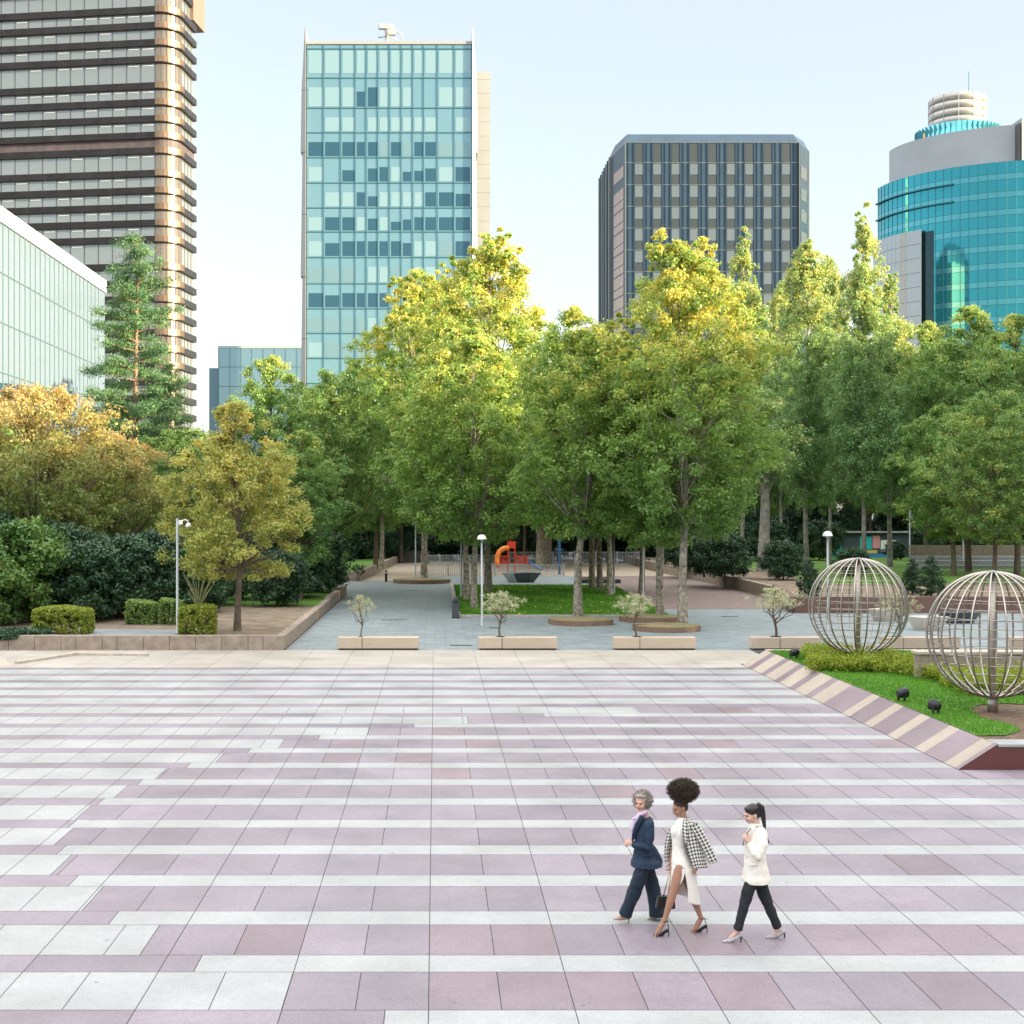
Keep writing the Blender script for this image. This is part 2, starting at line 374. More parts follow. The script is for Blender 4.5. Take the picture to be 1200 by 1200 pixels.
for i in range(0, 26):
    ya = D0-PER*i; yb = ya-ST; yc = ya-PER
    if ya < 1: break
    right = 11.08 if ya > 29.0 else XR
    # strip
    if i in xs_tab: br = gx(xs_tab[i], (ya+yb)/2)
    elif i < 6: br = 99
    else: br = 99
    for a, b in cells(XL, right, SW*2, br if br < 90 else None):
        m = 0 if (a+b)/2 < br else 1
        slab(a, b, yb, ya, m, tone=rowtone(m)+rnd.gauss(0,.02))
    if i in xw_tab: br = gx(xw_tab[i], (yb+yc)/2)
    else: br = 99
    for a, b in cells(XL, right, SW if i > 4 else SW*2, br if br < 90 else None):
        m = 1 if (a+b)/2 < br else 0
        slab(a, b, yc, yb, 3 if m == 0 and (rnd.random() < .08 or (i in (16,17,18) and a > -.2 and rnd.random() < .75)) else m, tone=rowtone(m)+rnd.gauss(0,.02))
    if yc < 28.95 < ya:
        for a, b in cells(11.085, XR, SW, None): slab(a, b, yc, 28.94, 0)
    y_last = yc
# pale stone strip beyond the stripes
for r in range(5):
    y0 = D0+r*1.26; y1 = y0+1.26
    for a, b in cells(XL, 12.6 if y0 > 49.2 else 11.08, 1.6, None):
        slab(a, b, y0, y1, 2, tone=1+rnd.gauss(0,.04))
me = bpy.data.meshes.new('plaza_floor'); me.from_pydata(V, [], Fc)
at = me.attributes.new('tone', 'FLOAT', 'FACE'); at.data.foreach_set('value', Tn)
palecream = slabmat('pale_stone', (.40,.375,.335), .5, .08)
for q in (M['purple'], M['white'], palecream, M['mauve']): me.materials.append(q)
me.polygons.foreach_set('material_index', Mi); me.update()
pf = bpy.data.objects.new('plaza_floor', me); link(pf); tag(pf, kind='structure')
sheet('plaza_bed', [(XL,-1.5),(XR,-1.5),(XR,54.7),(XL,54.7)], .001, M['joint'])

def tonefix(o, v=1.0, jitter=.05):
    at = o.data.attributes.new('tone', 'FLOAT', 'FACE'); at.data.foreach_set('value', [v+rnd.gauss(0, jitter) for _ in o.data.polygons]); return o
# sloping striped edge of the raised garden ---------------------------------------
gar = empty('garden_border', (11.1, 28.95, 0), 0, 'sloping stone border with purple and cream stripes around the raised sphere garden', 'border')
mb = MB(); ox, oy = 11.1, 28.95
ZB = .54
def rampq(y0, y1, m):
    g = .003
    mb.add([(0,y0-oy+g,.008),(0,y1-oy-g,.008),(.83,y1-oy-g,ZB),(.83,y0-oy+g,ZB)], [(0,3,2,1)], m)
for i in range(0, 11):
    ya = D0-PER*i; yb = ya-ST; yc = ya-PER
    ps = [(yb, ya, 0 if i < 5 else 0 if i == 5 else 1), (yc, yb, 1 if i < 5 else 0)]
    for y0, y1, m in ps:
        y0 = max(y0, 28.97); 
        if y1 > y0+.03: rampq(y0, y1, m)
rampq(48.42, 49.3, 1)
bd = mb.build('sloping_slabs', [M['mauve'], M['cream']], gar); tonefix(bd, .95, .05)
mb = MB(); mb.add([(0,0,.0),(22,0,0),(22,0,ZB-.012),(.83,0,ZB-.012)], [(0,1,2,3)]); mb.add([(.015,.01,0),(.015,20.3,0),(.83,20.3,ZB-.01),(.83,.01,ZB-.01)], [(0,3,2,1)])
tonefix(mb.build('front_face', M['redstone'], gar), 1, .02)
mb = MB()
for k in range(12): mb.box(.84+k*1.8, .84+k*1.8+1.79, -.03, .62, ZB-.05, ZB+.012)
tonefix(bevel(mb.build('coping', M['white'], gar), .008), 1, .03)
mb = MB(); mb.box(.83, 24, 20.05, 20.45, 0, ZB+.02); tonefix(mb.build('rear_coping', M['cream'], gar), 1.0)
# garden soil + lawn on top
G = []
def gpt(px, py): 
    d = F*(CH-ZB)/(py-HY); return (gx(px, d), d)
soil_edge = [(11.94,29.6),(36,29.6),(36,49.0),(11.94,49.0)]
sheet('garden_soil', soil_edge, ZB-.02, M['mulch'])
lawn_poly = [(11.96,30.15),(12.6,30.2)]+[gpt(*p) for p in ((1180,861),(1196,856),(1188,850),(1150,841),(1138,832),(1145,826),(1175,824))]+[(16.2,34.9),(24,36.5),(30,40),(30,49),(11.96,49)]
sheet('lawn', lawn_poly, ZB+.0, M['turf'])

def in_poly(x, y, poly):
    c = False; n = len(poly); j = n-1
    for i in range(n):
        if (poly[i][1] > y) != (poly[j][1] > y) and x < (poly[j][0]-poly[i][0])*(y-poly[i][1])/(poly[j][1]-poly[i][1])+poly[i][0]: c = not c
        j = i
    return c
def blades(name, poly, z, n, h, w, seed, material, tint=None):
    rng = np.random.default_rng(seed); xs = [p[0] for p in poly]; ys = [p[1] for p in poly]; P = []
    while len(P) < n:
        x = rng.uniform(min(xs), max(xs)); y = rng.uniform(min(ys), max(ys))
        if in_poly(x, y, poly): P.append((x, y, z))
    P = np.array(P); T = len(P); a = rng.random(T)*PI; d = np.stack([np.cos(a), np.sin(a), np.zeros(T)], 1)*w/2
    hh = h*(.5+rng.random(T)); tip = P + np.stack([rng.normal(size=T)*h*.35, rng.normal(size=T)*h*.35, hh], 1)
    Q = np.empty((T, 4, 3)); Q[:, 0] = P-d; Q[:, 1] = P+d; Q[:, 2] = tip+d*.25; Q[:, 3] = tip-d*.25
    t = .5*rng.random(T) + .5*(np.sin(P[:, 0]*1.3+P[:, 1]*.7)*.5+.5)
    me = quads_mesh(name, Q, t, material); o = bpy.data.objects.new(name, me); link(o); tag(o, kind='stuff'); return o
view_lawn = [p for p in lawn_poly]
g = blades('grass', [(11.96,30.15),(12.6,30.2)]+[gpt(*p) for p in ((1180,861),(1196,856),(1188,850),(1150,841),(1138,832),(1145,826),(1175,824))]+[(16.2,34.9),(21,37),(21,49),(11.96,49)], ZB, 70000, .05, .02, 3, M['blade'])
tag(g, 'bright green mown grass of the raised garden around the steel spheres', 'grass')
# ground cover hedge strip
gc = [gpt(945,774), gpt(948,786), gpt(1000,789), gpt(1040,789), gpt(1085,796), gpt(1110,806), gpt(1135,817), (16.5,37.0), (19.5,38.5), (19.5,40.3), (15.2,40.5),(15.0,46.5),(12.9,47.6)]
rng = np.random.default_rng(5); P = []
xs = [p[0] for p in gc]; ys = [p[1] for p in gc]
while len(P) < 2300:
    x = rng.uniform(min(xs), max(xs)); y = rng.uniform(min(ys), max(ys))
    if in_poly(x, y, gc): P.append((x, y, ZB+.12+.24*rng.random()+.06*math.sin(x*2.1)*math.sin(y*1.7)))
P = np.array(P); me = leaves_mesh('ground_cover', P, np.full(len(P), .19), 30, .13, M['leaf_yellowgreen'], rng, 1.1, .25, .3, needle=True)
o = bpy.data.objects.new('ground_cover', me); link(o); tag(o, 'yellow green low ground cover plants between the lawn and the steel spheres', 'ground cover', kind='stuff')
# long low wall behind the near sphere
w = empty('garden_wall', (14.4, 40.7, ZB), 0, 'pinkish stone garden wall with pale coping behind the nearest steel sphere', 'wall')
mb = MB()
for k in range(10): mb.box(k*1.7+.004, k*1.7+1.696, 0, .4, 0, .72)
mb.build('wall_blocks', M['concrete'], w); mb = MB(); mb.box(-.05, 17.1, -.06, .5, .723, .80); mb.build('coping', M['coping'], w)

# spheres ------------------------------------------------------------------------
def sphere_proto():
    R = 1.555; zc = 1.93; root = empty('sphere_sculpture', (0,0,0))
    mb = MB(); pts = [(R*math.cos(t), 0, zc+R*math.sin(t)) for t in np.linspace(-PI/2*.985, PI/2*.985, 33)]
    mb.tube(pts, .0235, 8); bar = mb.mesh('meridian_bar', M['steel'])
    for k in range(24):
        o = bpy.data.objects.new('meridian_bar', bar); link(o, root); o.rotation_euler = (0, 0, 2*PI*(k+.3)/24)
    for k in range(13):
        z = -R+.12+(2*R-.24)*(k+.5)/13; r = math.sqrt(R*R-z*z)-.02; mb = MB()
        pts = [(r*math.cos(a), r*math.sin(a), zc+z) for a in np.linspace(0, 2*PI, 49)]; mb.tube(pts, .011, 6, cap=False); mb.build('hoop', M['steel'], root)
    mb = MB(); mb.lathe([(.075,.3),(.075,zc+R)], 16); mb.build('centre_post', M['postm'], root)
    mb = MB(); mb.lathe([(.132,-.05),(.132,.385),(.10,.40)], 20); mb.build('base_post', M['postm'], root)
    mb = MB(); mb.lathe([(.02,zc+R-.03),(.11,zc+R-.02),(.11,zc+R+.02),(.02,zc+R+.03)], 16); mb.build('top_cap', M['steel'], root)
    return root
sp = sphere_proto(); sp.location = (13.84, 33.9, ZB-.02); g = 'steel bar spheres in the raised garden'
tag(sp, 'nearest open sphere of steel bars, on a thick post in brown mulch', 'sculpture', g)
s2 = copy_tree(sp); s2.location = (13.72, 44.3, ZB-.02); s2.rotation_euler = (0,0,.07)
tag(s2, 'farther open sphere of steel bars, rising from the yellow green ground cover', 'sculpture')
# spotlights
def spot(px, py, rz, label):
    d = F*(CH-ZB)/(py-HY); r = empty('garden_spotlight', (gx(px,d), d, ZB), rz, label, 'spotlight', 'black garden spotlights')
    mb = MB(); mb.tube([(-.13,0,.2),(-.10,0,.2),(.02,0,.22),(.12,0,.24),(.15,0,.245)], [.05,.10,.135,.14,.13], 16); mb.build('housing', M['blackm'], r)
    mb = MB(); mb.tube([(.151,0,.245),(.156,0,.246)], .115, 16); mb.build('lens', M['lens'], r)
    mb = MB(); mb.box(-.03,.03,-.165,-.15,.0,.24); mb.box(-.03,.03,.15,.165,0,.24); mb.box(-.03,.03,-.165,.165,-.01,.012); mb.build('bracket', M['blackm'], r)
spot(930, 772, .4, 'small black spotlight at the far corner of the garden by the sloping border')
spot(1056.5, 822, .2, 'black round spotlight on the lawn, smaller looking one between the border and the near sphere')
spot(1096.5, 837, 2.4, 'black spotlight lying turned away on the lawn nearest to the thick post')
spot(1036, 771, 1.2, 'black spotlight box at the right of the farther sphere among ground cover')

# left retaining wall and bed ------------------------------------------------------
ZL = .48
sheet('planting_bed', [(-60,55.1),(-6.35,55.1),(-6.35,94),(-30,110),(-60,110)], ZL, M['soil'])
sheet('side_path', [(gx(80,56.5),55.3),(gx(206,56.5),55.3),(gx(206,56.5),58.6),(gx(95,59),59.2)], ZL+.006, M['grey_pav'])
sheet('bed_lawn', [(-13,74),(-6.4,74),(-6.4,93.6),(-20,93.6)], ZL+.006, M['turf'])
lw = empty('retaining_wall', (-6.2,54.7,0), 0, 'rough pinkish granite retaining wall along the plaza and up the path at left', 'wall')
mb = MB(); r2 = random.Random(3); x = -25.0
while x < 0:
    wd = 1.05 if r2.random() < .7 else .6; x1 = min(x+wd, 0.14); mb.box(x+.006, x1-.006, 0, .38, -.01, .585+r2.uniform(-.006,.006)); x = x1
y = .39
while y < 38.6:
    y1 = y+r2.choice([1.0,1.2]); off = .0
    mb.box(-.22+off, .14+off, y+.006, y1-.006, -.01, .56+(.1 if y > 24 else 0)); y = y1
bevel(mb.build('granite_blocks', M['concrete'], lw), .02)
# far left corner: small ramp wall and step
r = empty('corner_ramp', (-17.2,49.4,0), 0, 'low cream and purple sloping border corner at the left end of the plaza', 'border')
mb = MB()
def tri(p, m): mb.add(p, [tuple(range(len(p)))], m)
tri([(1.35,-1.0,.008),(2.0,-.2,.008),(-.4,3.4,.5),(-1.2,3.0,.5)], 0); tri([(1.35,-1.0,.008),(-1.2,3.0,.5),(-2.2,2.6,.5),(.9,-1.5,.008)], 1); tri([(.9,-1.5,.008),(-2.2,2.6,.5),(-3.4,2.2,.5),(.3,-2.2,.008)], 0)
tonefix(mb.build('sloping_slabs', [M['cream'], M['purple']], r), 1, .02)
mb = MB(); mb.box(1.2,2.0,.9,1.05,0,.12); st = empty('stone_step', (-15.2,49.6,0), 0, 'thin brown stone step edge behind the left corner of the stripes', 'step')
mb = MB()
for (a, b) in (((0,0),(1.3,3.1)), ((1.3,3.1),(4.2,2.75))):
    dx, dy = b[0]-a[0], b[1]-a[1]; Ln = math.hypot(dx,dy); mb.obox(((a[0]+b[0])/2,(a[1]+b[1])/2,.05), (Ln/2,.09,.05), math.atan2(dy,dx))
mb.build('kerb', M['coping'], st)

# far-left bed wall beyond path
fw = empty('low_bed_wall', (-9.0,112,0), 0, 'low stone wall around the grass bank at the far left of the path, beside the sandy path', 'wall')
mb = MB()
for k in range(6): mb.box(-7+k*1.6+.01, -7+k*1.6+1.59, 0, .4, 0, .75)
mb2pts = [(2.6,0),(4.6,42)]
for k in range(12):
    f0, f1 = k/12, (k+1)/12; ax, ay = 2.6+2*f0, .4+41*f0; bx, by = 2.6+2*f1, .4+41*f1
    mb.obox(((ax+bx)/2,(ay+by)/2,.4), (math.hypot(bx-ax,by-ay)/2-.02,.2,.4), math.atan2(by-ay,bx-ax))
mb.build('granite_blocks', M['concrete'], fw)
sheet('bank_lawn', [(-60,112.3),(-6.6,112.3),(-4.4,153),(-60,153)], .62, M['turf'])
fw2 = empty('dark_back_wall', (0,156,0), 0, 'dark low wall closing the sandy path under the trees', 'wall')
mb = MB(); mb.box(-6.2,-.6,0,.5,0,1.3); mb.build('wall_body', mat('dark_stone', (.09,.085,.08), .8), fw2)

# right long wall and dark red wall
rw = empty('long_curved_wall', (21.9,79,0), 0, 'long low tan stone wall running along the brown path at right', 'wall')
mb = MB(); 
for k in range(28):
    y0 = 9.0+k*2.5; cxx = .35*math.sin(k*.25)-.1; cx2 = .35*math.sin((k+1)*.25)-.1
    mb.obox(((cxx+cx2)/2, y0+1.25, .4), (1.24,.22,.45), math.atan2(2.5,cx2-cxx))
bevel(mb.build('granite_blocks', M['concrete'], rw), .02)
dw = empty('dark_red_wall', (19.9,75.5,0), 0, 'polished dark red granite planter wall in front of the cone shaped conifers', 'wall')
mb = MB()
for k in range(13): mb.box(k*1.6+.006, k*1.6+1.594, 0, .4, -.01, .9)
for k in range(6): 
    mb.obox((-.02+(k+.5)*.36, .4+(k+.5)*2.1, .46), (1.07,.2,.45), math.atan2(2.1,.36))
tonefix(bevel(mb.build('granite_panels', slabmat('brown_granite', (.17,.10,.085), .45, .2), dw), .015), 1, .08)
sheet('raised_bed', [(20.3,75.9),(42,75.9),(60,90),(60,150),(22.6,150),(22.3,88)], .78, M['soil'])
sheet('right_lawn', [(27,92),(60,92),(60,150),(27,150)], .79, M['turf'])

# central lawn with kerb
CL = [(1.35,72.4),(12.4,75.2),(13.7,105),(1.5,105)]
CL = [(1.35,72.2),(12.5,72.6),(13.7,105),(1.45,105)]
sheet('central_lawn', CL, .05, M['turf'])
g = blades('lawn_grass', CL, .05, 60000, .07, .035, 8, M['blade']); tag(g, 'green grass of the central lawn between the rows of plane trees', 'grass')
kb = empty('lawn_kerb', (1.2,72,0), 0, 'pale granite kerb around the central lawn', 'kerb')
mb = MB()
for k in range(9): mb.box(k*1.25, k*1.25+1.24, -.1, .15, 0, .16)
for k in range(26): mb.box(-.12, .12, .16+k*1.27, .16+k*1.27+1.26, 0, .22)
bevel(mb.build('kerb_stones', mat('kerb_stone', (.40,.39,.37), .7, scale=5), kb), .015)
# fallen leaves on the lawn
rng = np.random.default_rng(9); P = np.stack([rng.uniform(1.5,12,260), rng.uniform(73,104,260), np.full(260,.12)], 1)
me = leaves_mesh('fallen_leaves', P, np.full(260,.02), 1, .16, M['leaf_gold'], rng, up=2); o = bpy.data.objects.new('fallen_leaves', me); link(o); tag(o, 'scattered yellow fallen leaves on the central lawn', 'leaves', kind='stuff')

# drain slots in the paving
slotm = M['blackm']
for px, py, w_, lab in ((462,726.5,1.35,'long dark drain slot in the grey paving left of the litter bin'),(540,756.5,.9,'dark drain slot in the paving between the first two stone benches'),(579.5,736,.55,'short dark drain slot behind the second stone bench'),(855.5,722.5,.9,'dark drain cover right of the big plane tree disc'),(483,692,.8,'far dark drain slot in the grey paving near the round tree planter'),(712,732.3,.7,'dark drain slot between the two plane tree discs')):
    d = F*CH/(py-HY); mb = MB(); mb.box(-w_/2,w_/2,-.09,.09,.004,.014)
    for k in range(8): mb.box(-w_/2+.03+k*(w_-.06)/8, -w_/2+.03+k*(w_-.06)/8+.05, -.07,.07,.0142,.02)
    mb.build('drain_grate', slotm, None, (gx(px,d), d, 0), label=lab, cat='drain')

# bench blocks and olive trees
bg, og = 'pale stone bench blocks along the plaza edge', 'young olive trees between the bench blocks'
def olive(seed): return TreeKind('olive_tree', seed, 1.95, 1.08, [(0,.6),(.3,1),(.6,.95),(1,.4)], .78, 85, (.11,.2), 30, .07, M['leaf_olive'], M['bark_dark'], .045, limbs=13, bumps=.35, hole=.15, aspect=.3, squash=.8)
ol = [olive(41), olive(42), olive(43)]
ords = ['first','second','third','fourth','fifth','sixth']
for k, (px0, px1, jt, tr, top, wid) in enumerate(((395.7,490.7,424.3,422,695,.75),(561,653.3,588.5,586.7,690,1.15),(719.7,816,750,748,692,1.25),(881,962,914.4,912,686,1.4),(1036,1125.8,1059,1056,693,1.2),(1188.8,1280,1218,1216,690,1.1))):
    d = 54.75; x0, x1, xj = gx(px0,d), gx(px1,d), gx(jt,d)
    b = empty('stone_bench', ((x0+x1)/2, d, 0), 0, 'pale stone bench block at the plaza edge, %s from the left%s' % (ords[k], ', cut off' if k == 5 else ''), 'bench', bg)
    c = (x0+x1)/2
    for (a, bb, nm) in ((x0, xj-.01, 'short_block'), (xj+.01, x1, 'long_block')):
        mb = MB(); mb.box(a-c, bb-c, 0, .62, .06, .50); tonefix(bevel(mb.build(nm, M['block'], b), .02), 1, .02)
    mb = MB(); mb.box(x0-c+.06, x1-c-.06, .06, .56, 0, .061); mb.build('plinth', M['blackm'], b)
    sc = (gz(top, 55.1)-.5+.05)/1.95
    t = ol[k % 3].place(gx(tr,d), 55.15, .45, sc, k*1.3, 'small grey green olive tree growing from the %s stone bench from the left' % ords[k], 'olive tree', og)
    t.scale = (sc*wid*.9, sc*wid*.9, sc)
    mb = MB(); mb.lathe([(.10,0),(.17,0),(.17,.012),(.10,.012)], 16, cap=False); mb.build('soil_collar', M['blackm'], t, (0,0,.055))

# tree discs
def disc(px, py, r, h, label, d=None):
    d = d or F*CH/(py-HY); o = empty('tree_planter', (gx(px,d), d, 0), .2, label, 'planter', 'round low brick tree planters')
    n = 12; mb = MB(); poly = [(r*math.cos(2*PI*k/n), r*math.sin(2*PI*k/n)) for k in range(n)]; mb.prism(poly, 0, h); p2 = [(x*.9, y*.9) for x, y in poly]
    rim = mb.build('rim', mat('planter_brick', (.20,.13,.09), .8, scale=4, var=.25), o)
    mb = MB(); mb.prism([(x*.95,y*.95) for x, y in poly], h-.02, h+.015, 0); rng = np.random.default_rng(int(px))
    mb.build('soil', mat('planter_soil', (.30,.22,.14), .95, scale=2, col2=(.17,.19,.07)), o); return o
DH = .24
disc(680.5, 731, 1.66, DH, 'round brick tree planter in front of the lawn, under the forked pale trunk')
disc(781, 738.5, 1.60, DH, 'round brick tree planter nearest the stone benches, under the largest golden plane tree')
disc(762, 727.5, 1.62, DH, 'round brick tree planter half hidden behind the nearest one')
disc(494.5, 683, 2.35, .3, 'round grey tree planter far up the path at the left trees')

# lamps
def dome_lamp(x, y, H, label, dome=.235, name='street_lamp', group='dome topped path lamps'):
    r = empty(name, (x,y,0), 0, label, 'lamp', group)
    mb = MB(); mb.lathe([(.09,0),(.09,.02),(.062,.03),(.06,.5),(.052,.52),(.05,H-.28)], 14); mb.build('pole', M['lamp_pole'], r)
    mb = MB(); mb.lathe([(.03,H),(.12*dome/.235,H-.02),(.19*dome/.235,H-.08),(dome,H-.2),(dome*1.02,H-.23),(dome*.9,H-.235)], 20); mb.build('lamp_dome', M['lamp_white'], r)
    mb = MB(); mb.lathe([(.05,H-.32),(.09,H-.30),(.09,H-.236)], 14); mb.build('collar', M['lamp_pole'], r); return r
dome_lamp(gx(564.7,66.7), 66.7, 4.46, 'grey dome topped lamp post standing in front of the central lawn')
dome_lamp(gx(969.7,64), 64, 4.66, 'dome topped lamp post rising behind the farther steel sphere')
dome_lamp(gx(692,107), 107, 4.7, 'thin far lamp post at the back right of the central lawn', .2)
dome_lamp(gx(487,112), 112, 6.5, 'tall thin pale lamp post left of the far round tree planter', .2)
def plain_pole(px, py, top, label):
    d = F*CH/(py-HY); H = gz(top, d); r = empty('metal_pole', (gx(px,d), d, 0), 0, label, 'pole', 'plain metal poles among the trees')
    mb = MB(); mb.lathe([(.11,0),(.11,.04),(.07,.06),(.055,H)], 12); mb.build('shaft', M['lamp_pole'], r); mb = MB(); mb.lathe([(.06,H),(.07,H+.03),(.02,H+.06)], 12); mb.build('cap', M['lamp_pole'], r)
plain_pole(719.5, 697, 560, 'pale metal pole at the right edge of the central lawn beside the third trunk')
plain_pole(753.5, 698, 560, 'pale metal pole with a dark box close to the plane trunk by the brown path')
plain_pole(1066, 668, 590, 'thin blue grey pole behind the pair of cone shaped conifers')
plain_pole(1128.5, 676, 600, 'thin pale pole among the trees above the near steel sphere')
plain_pole(540.5, 700, 615, 'short pale pole behind the left row of plane trunks')
# left lamp with arm
r = empty('street_lamp', (gx(208,56.8),56.8,ZL), 0, 'slim white lamp post with a curved arm and small hanging head above the left wall', 'lamp')
H = 4.8; mb = MB(); mb.lathe([(.10,0),(.10,.03),(.058,.04),(.055,H)], 14); mb.build('pole', M['lamp_pole'], r)
mb = MB(); mb.tube([(.05,0,H-.1),(.2,0,H-.1),(.33,0,H-.05),(.42,0,H-.1),(.46,0,H-.22)], .025, 8); mb.build('arm', M['lamp_white'], r)
mb = MB(); mb.box(.05,.22,-.05,.05,H-.26,H-.08); bevel(mb.build('control_box', M['lamp_white'], r), .01)
mb = MB(); mb.lathe([(.04,-.18),(.11,-.24),(.125,-.31),(.125,-.36),(.10,-.37)], 16, (.46,0,H)); mb.build('lamp_head', M['lamp_white'], r)
# litter bin, bollard
r = empty('litter_bin', (gx(534,71.7),71.7,0), 0, 'dark slim rounded litter bin standing at the left front corner of the central lawn', 'bin')
mb = MB(); pr = [(-.19,0),(.19,0),(.19,.85),(.15,1.02),(.06,1.1),(-.06,1.1),(-.15,1.02),(-.19,.85)]
mb.add([(x,-.15,z) for x,z in pr]+[(x,.15,z) for x,z in pr], [tuple(range(8)), tuple(range(15,7,-1))]+[(i,8+i,8+(i+1)%8,(i+1)%8) for i in range(8)]); bevel(mb.build('shell', mat('dark_grey_paint', (.06,.065,.075), .5), r), .02)
mb = MB(); mb.box(-.12,.12,-.157,-.148,.80,.93); mb.build('opening', M['blackm'], r); mb = MB(); mb.box(-.21,.21,-.17,.17,0,.05); mb.build('foot', M['blackm'], r)
r = empty('bollard', (gx(452.5,111),111,0), 0, 'small dark bollard with a pale band standing before the sandy path', 'bollard')
mb = MB(); mb.lathe([(.1,0),(.1,.8),(.07,.93),(.03,.96)], 12); mb.build('post', M['blackm'], r); mb = MB(); mb.lathe([(.104,.70),(.104,.76)], 12); mb.build('band', M['lamp_white'], r)

# playground ----------------------------------------------------------------------
railm = mat('rail_paint', (.38,.41,.43), .5, .3)
def railing(x0, x1, y, h, label, z=0):
    r = empty('metal_fence', (x0,y,z), 0, label, 'fence', 'grey railings round the playground'); L_ = x1-x0; n = int(L_/2.4)+1
    post = MB(); post.box(-.045,.045,-.045,.045,0,h+.08); pm = post.mesh('post', railm)
    for k in range(n+1): o = bpy.data.objects.new('post', pm); link(o, r); o.location = (L_*k/n, 0, 0)
    mb = MB(); mb.box(0,L_,-.03,.03,h-.06,h); mb.build('top_rail', railm, r); mb = MB(); mb.box(0,L_,-.03,.03,.1,.15); mb.build('bottom_rail', railm, r)
    mb = MB(); k = 0
    while k*.16 < L_: mb.box(k*.16, k*.16+.05, -.012,.012,.15,h-.06); k += 1
    mb.build('bars', railm, r)
railing(-.9, 11.4, 121, 1.05, 'nearer grey metal railing in front of the red and orange slide')
railing(-1.5, 6.5, 148, 1.1, 'farther grey railing behind the slide, left section'); railing(8.0, 21.8, 146, 1.5, 'taller grey railing with thick posts at the right of the playground')
sheet('playground_floor', [(-1.4,121.5),(22,121.5),(22,160),(-1.4,160)], .006, M['sand'])
red, orange, blue = mat('red_plastic', (.62,.05,.035), .4), mat('orange_plastic', (.80,.22,.03), .35), mat('blue_plastic', (.03,.16,.42), .4)
dd = 131; r = empty('playground_slide', (gx(598,dd),dd,0), 0, 'red climbing tower with a curved orange tube slide behind the railing', 'slide')
mb = MB(); mb.tube([(-.1,0,2.3),(-.6,0,2.25),(-1.05,-.1,1.95),(-1.25,-.2,1.5),(-1.3,-.3,.95),(-1.15,-.5,.5)], .24, 12); mb.build('slide_tube', orange, r)
for (a, b) in ((-.2,0),(.45,0),(-.2,.7),(.45,.7)): mb = MB(); mb.box(a-.05,a+.05,b-.05,b+.05,0,2.9); mb.build('post', red, r)
mb = MB(); mb.box(-.3,.6,-.1,.8,1.2,1.3); mb.build('deck', mat('brown_deck', (.15,.05,.04), .7), r)
mb = MB(); mb.box(-.22,.52,-.12,-.06,2.25,2.9); mb.box(-.22,.52,.8,.86,2.25,2.9); mb.build('top_panel', red, r)
mb = MB(); mb.lathe([(.05,2.9),(.05,3.9),(.01,4.1)], 10, (0,.3,0)); mb.build('mast', red, r)
for s in (-1, 1):
    mb = MB()
    for k in range(9): mb.box(-1.2+k*.13 if s < 0 else .6+k*.13, (-1.2 if s < 0 else .6)+k*.13+.05, -.1,-.05,.75,1.5)
    mb.box(-1.25 if s < 0 else .55, -.1 if s < 0 else 1.8, -.12,-.03,1.45,1.53); mb.box(-1.25 if s < 0 else .55, -.1 if s < 0 else 1.8, -.12,-.03,.75,.82); mb.build('side_railing', red, r)
for a in (-1.1,-.75,1.7): mb = MB(); mb.box(a,a+.08,-.1,0,0,.9); mb.build('leg', red, r)
mb = MB(); mb.tube([(1.8,0,.9),(2.3,-.1,.6),(2.7,-.2,.3),(3.1,-.2,.25)], [(.3,.12)]*4, 10); mb.build('small_slide', blue, r)
r = empty('blue_play_post', (gx(655.5,125),125,0), 0, 'tall blue playground post right of the group of tall trunks', 'play post')
mb = MB(); mb.lathe([(.12,0),(.12,3.0),(.16,3.05),(.16,3.2),(.03,3.3)], 12); mb.build('post', blue, r); mb = MB(); mb.box(-.3,.3,-.04,.04,2.2,2.35); mb.build('crossbar', blue, r)

# faceted bench boats
def boat(px0, px1, py, label, m1, m2, h=.62):
    d = F*CH/(py-HY); w_ = (px1-px0)*d/F; r = empty('faceted_bench', (gx((px0+px1)/2,d), d, 0), 0, label, 'bench', 'faceted boat shaped stone benches')
    a, b = w_/2, w_/2*.72; mb = MB()
    top = [(-a,0,h),(-b*.6,-.55,h*.95),(a*.45,-.6,h),(a,0,h*1.0),(a*.5,.6,h),(-a*.5,.6,h)]
    bot = [(-b*.9,0,0),(-b*.3,-.35,0),(b*.5,-.35,0),(b*.85,0,0),(b*.5,.4,0),(-b*.5,.4,0)]
    n = 6; mb.add(top+bot, [tuple(range(6)), tuple(range(11,5,-1))], 1)
    for i in range(n): j = (i+1) % n; mb.add([bot[i],bot[j],top[j],top[i]], [(0,1,2,3)], 1 if i in (0,5) else 0)
    o = mb.build('faceted_body', [m1, m2], r); bevel(o, .02)
    mb = MB(); s = .86; tp = [(x*s, y*s, z+.012) for x, y, z in top]; mb.add(tp, [tuple(range(6))]); mb.build('seat_slab', m1, r)
dk, lt, pk = mat('dark_slate', (.05,.065,.075), .4), mat('pale_slate', (.42,.47,.47), .5), mat('light_granite', (.55,.50,.44), .7)
boat(588, 634.5, 682.5, 'dark faceted boat shaped bench with a pale left facet behind the central lawn', dk, lt, .78)
boat(1062, 1113, 738, 'pale faceted stone bench between the two steel spheres', pk, pk, .62)
boat(1016, 1063, 727.5, 'pale faceted stone bench seen through the farther steel sphere', pk, pk, .6)
boat(1098, 1151, 730, 'dark faceted bench seen through the nearer steel sphere', dk, dk, .55)
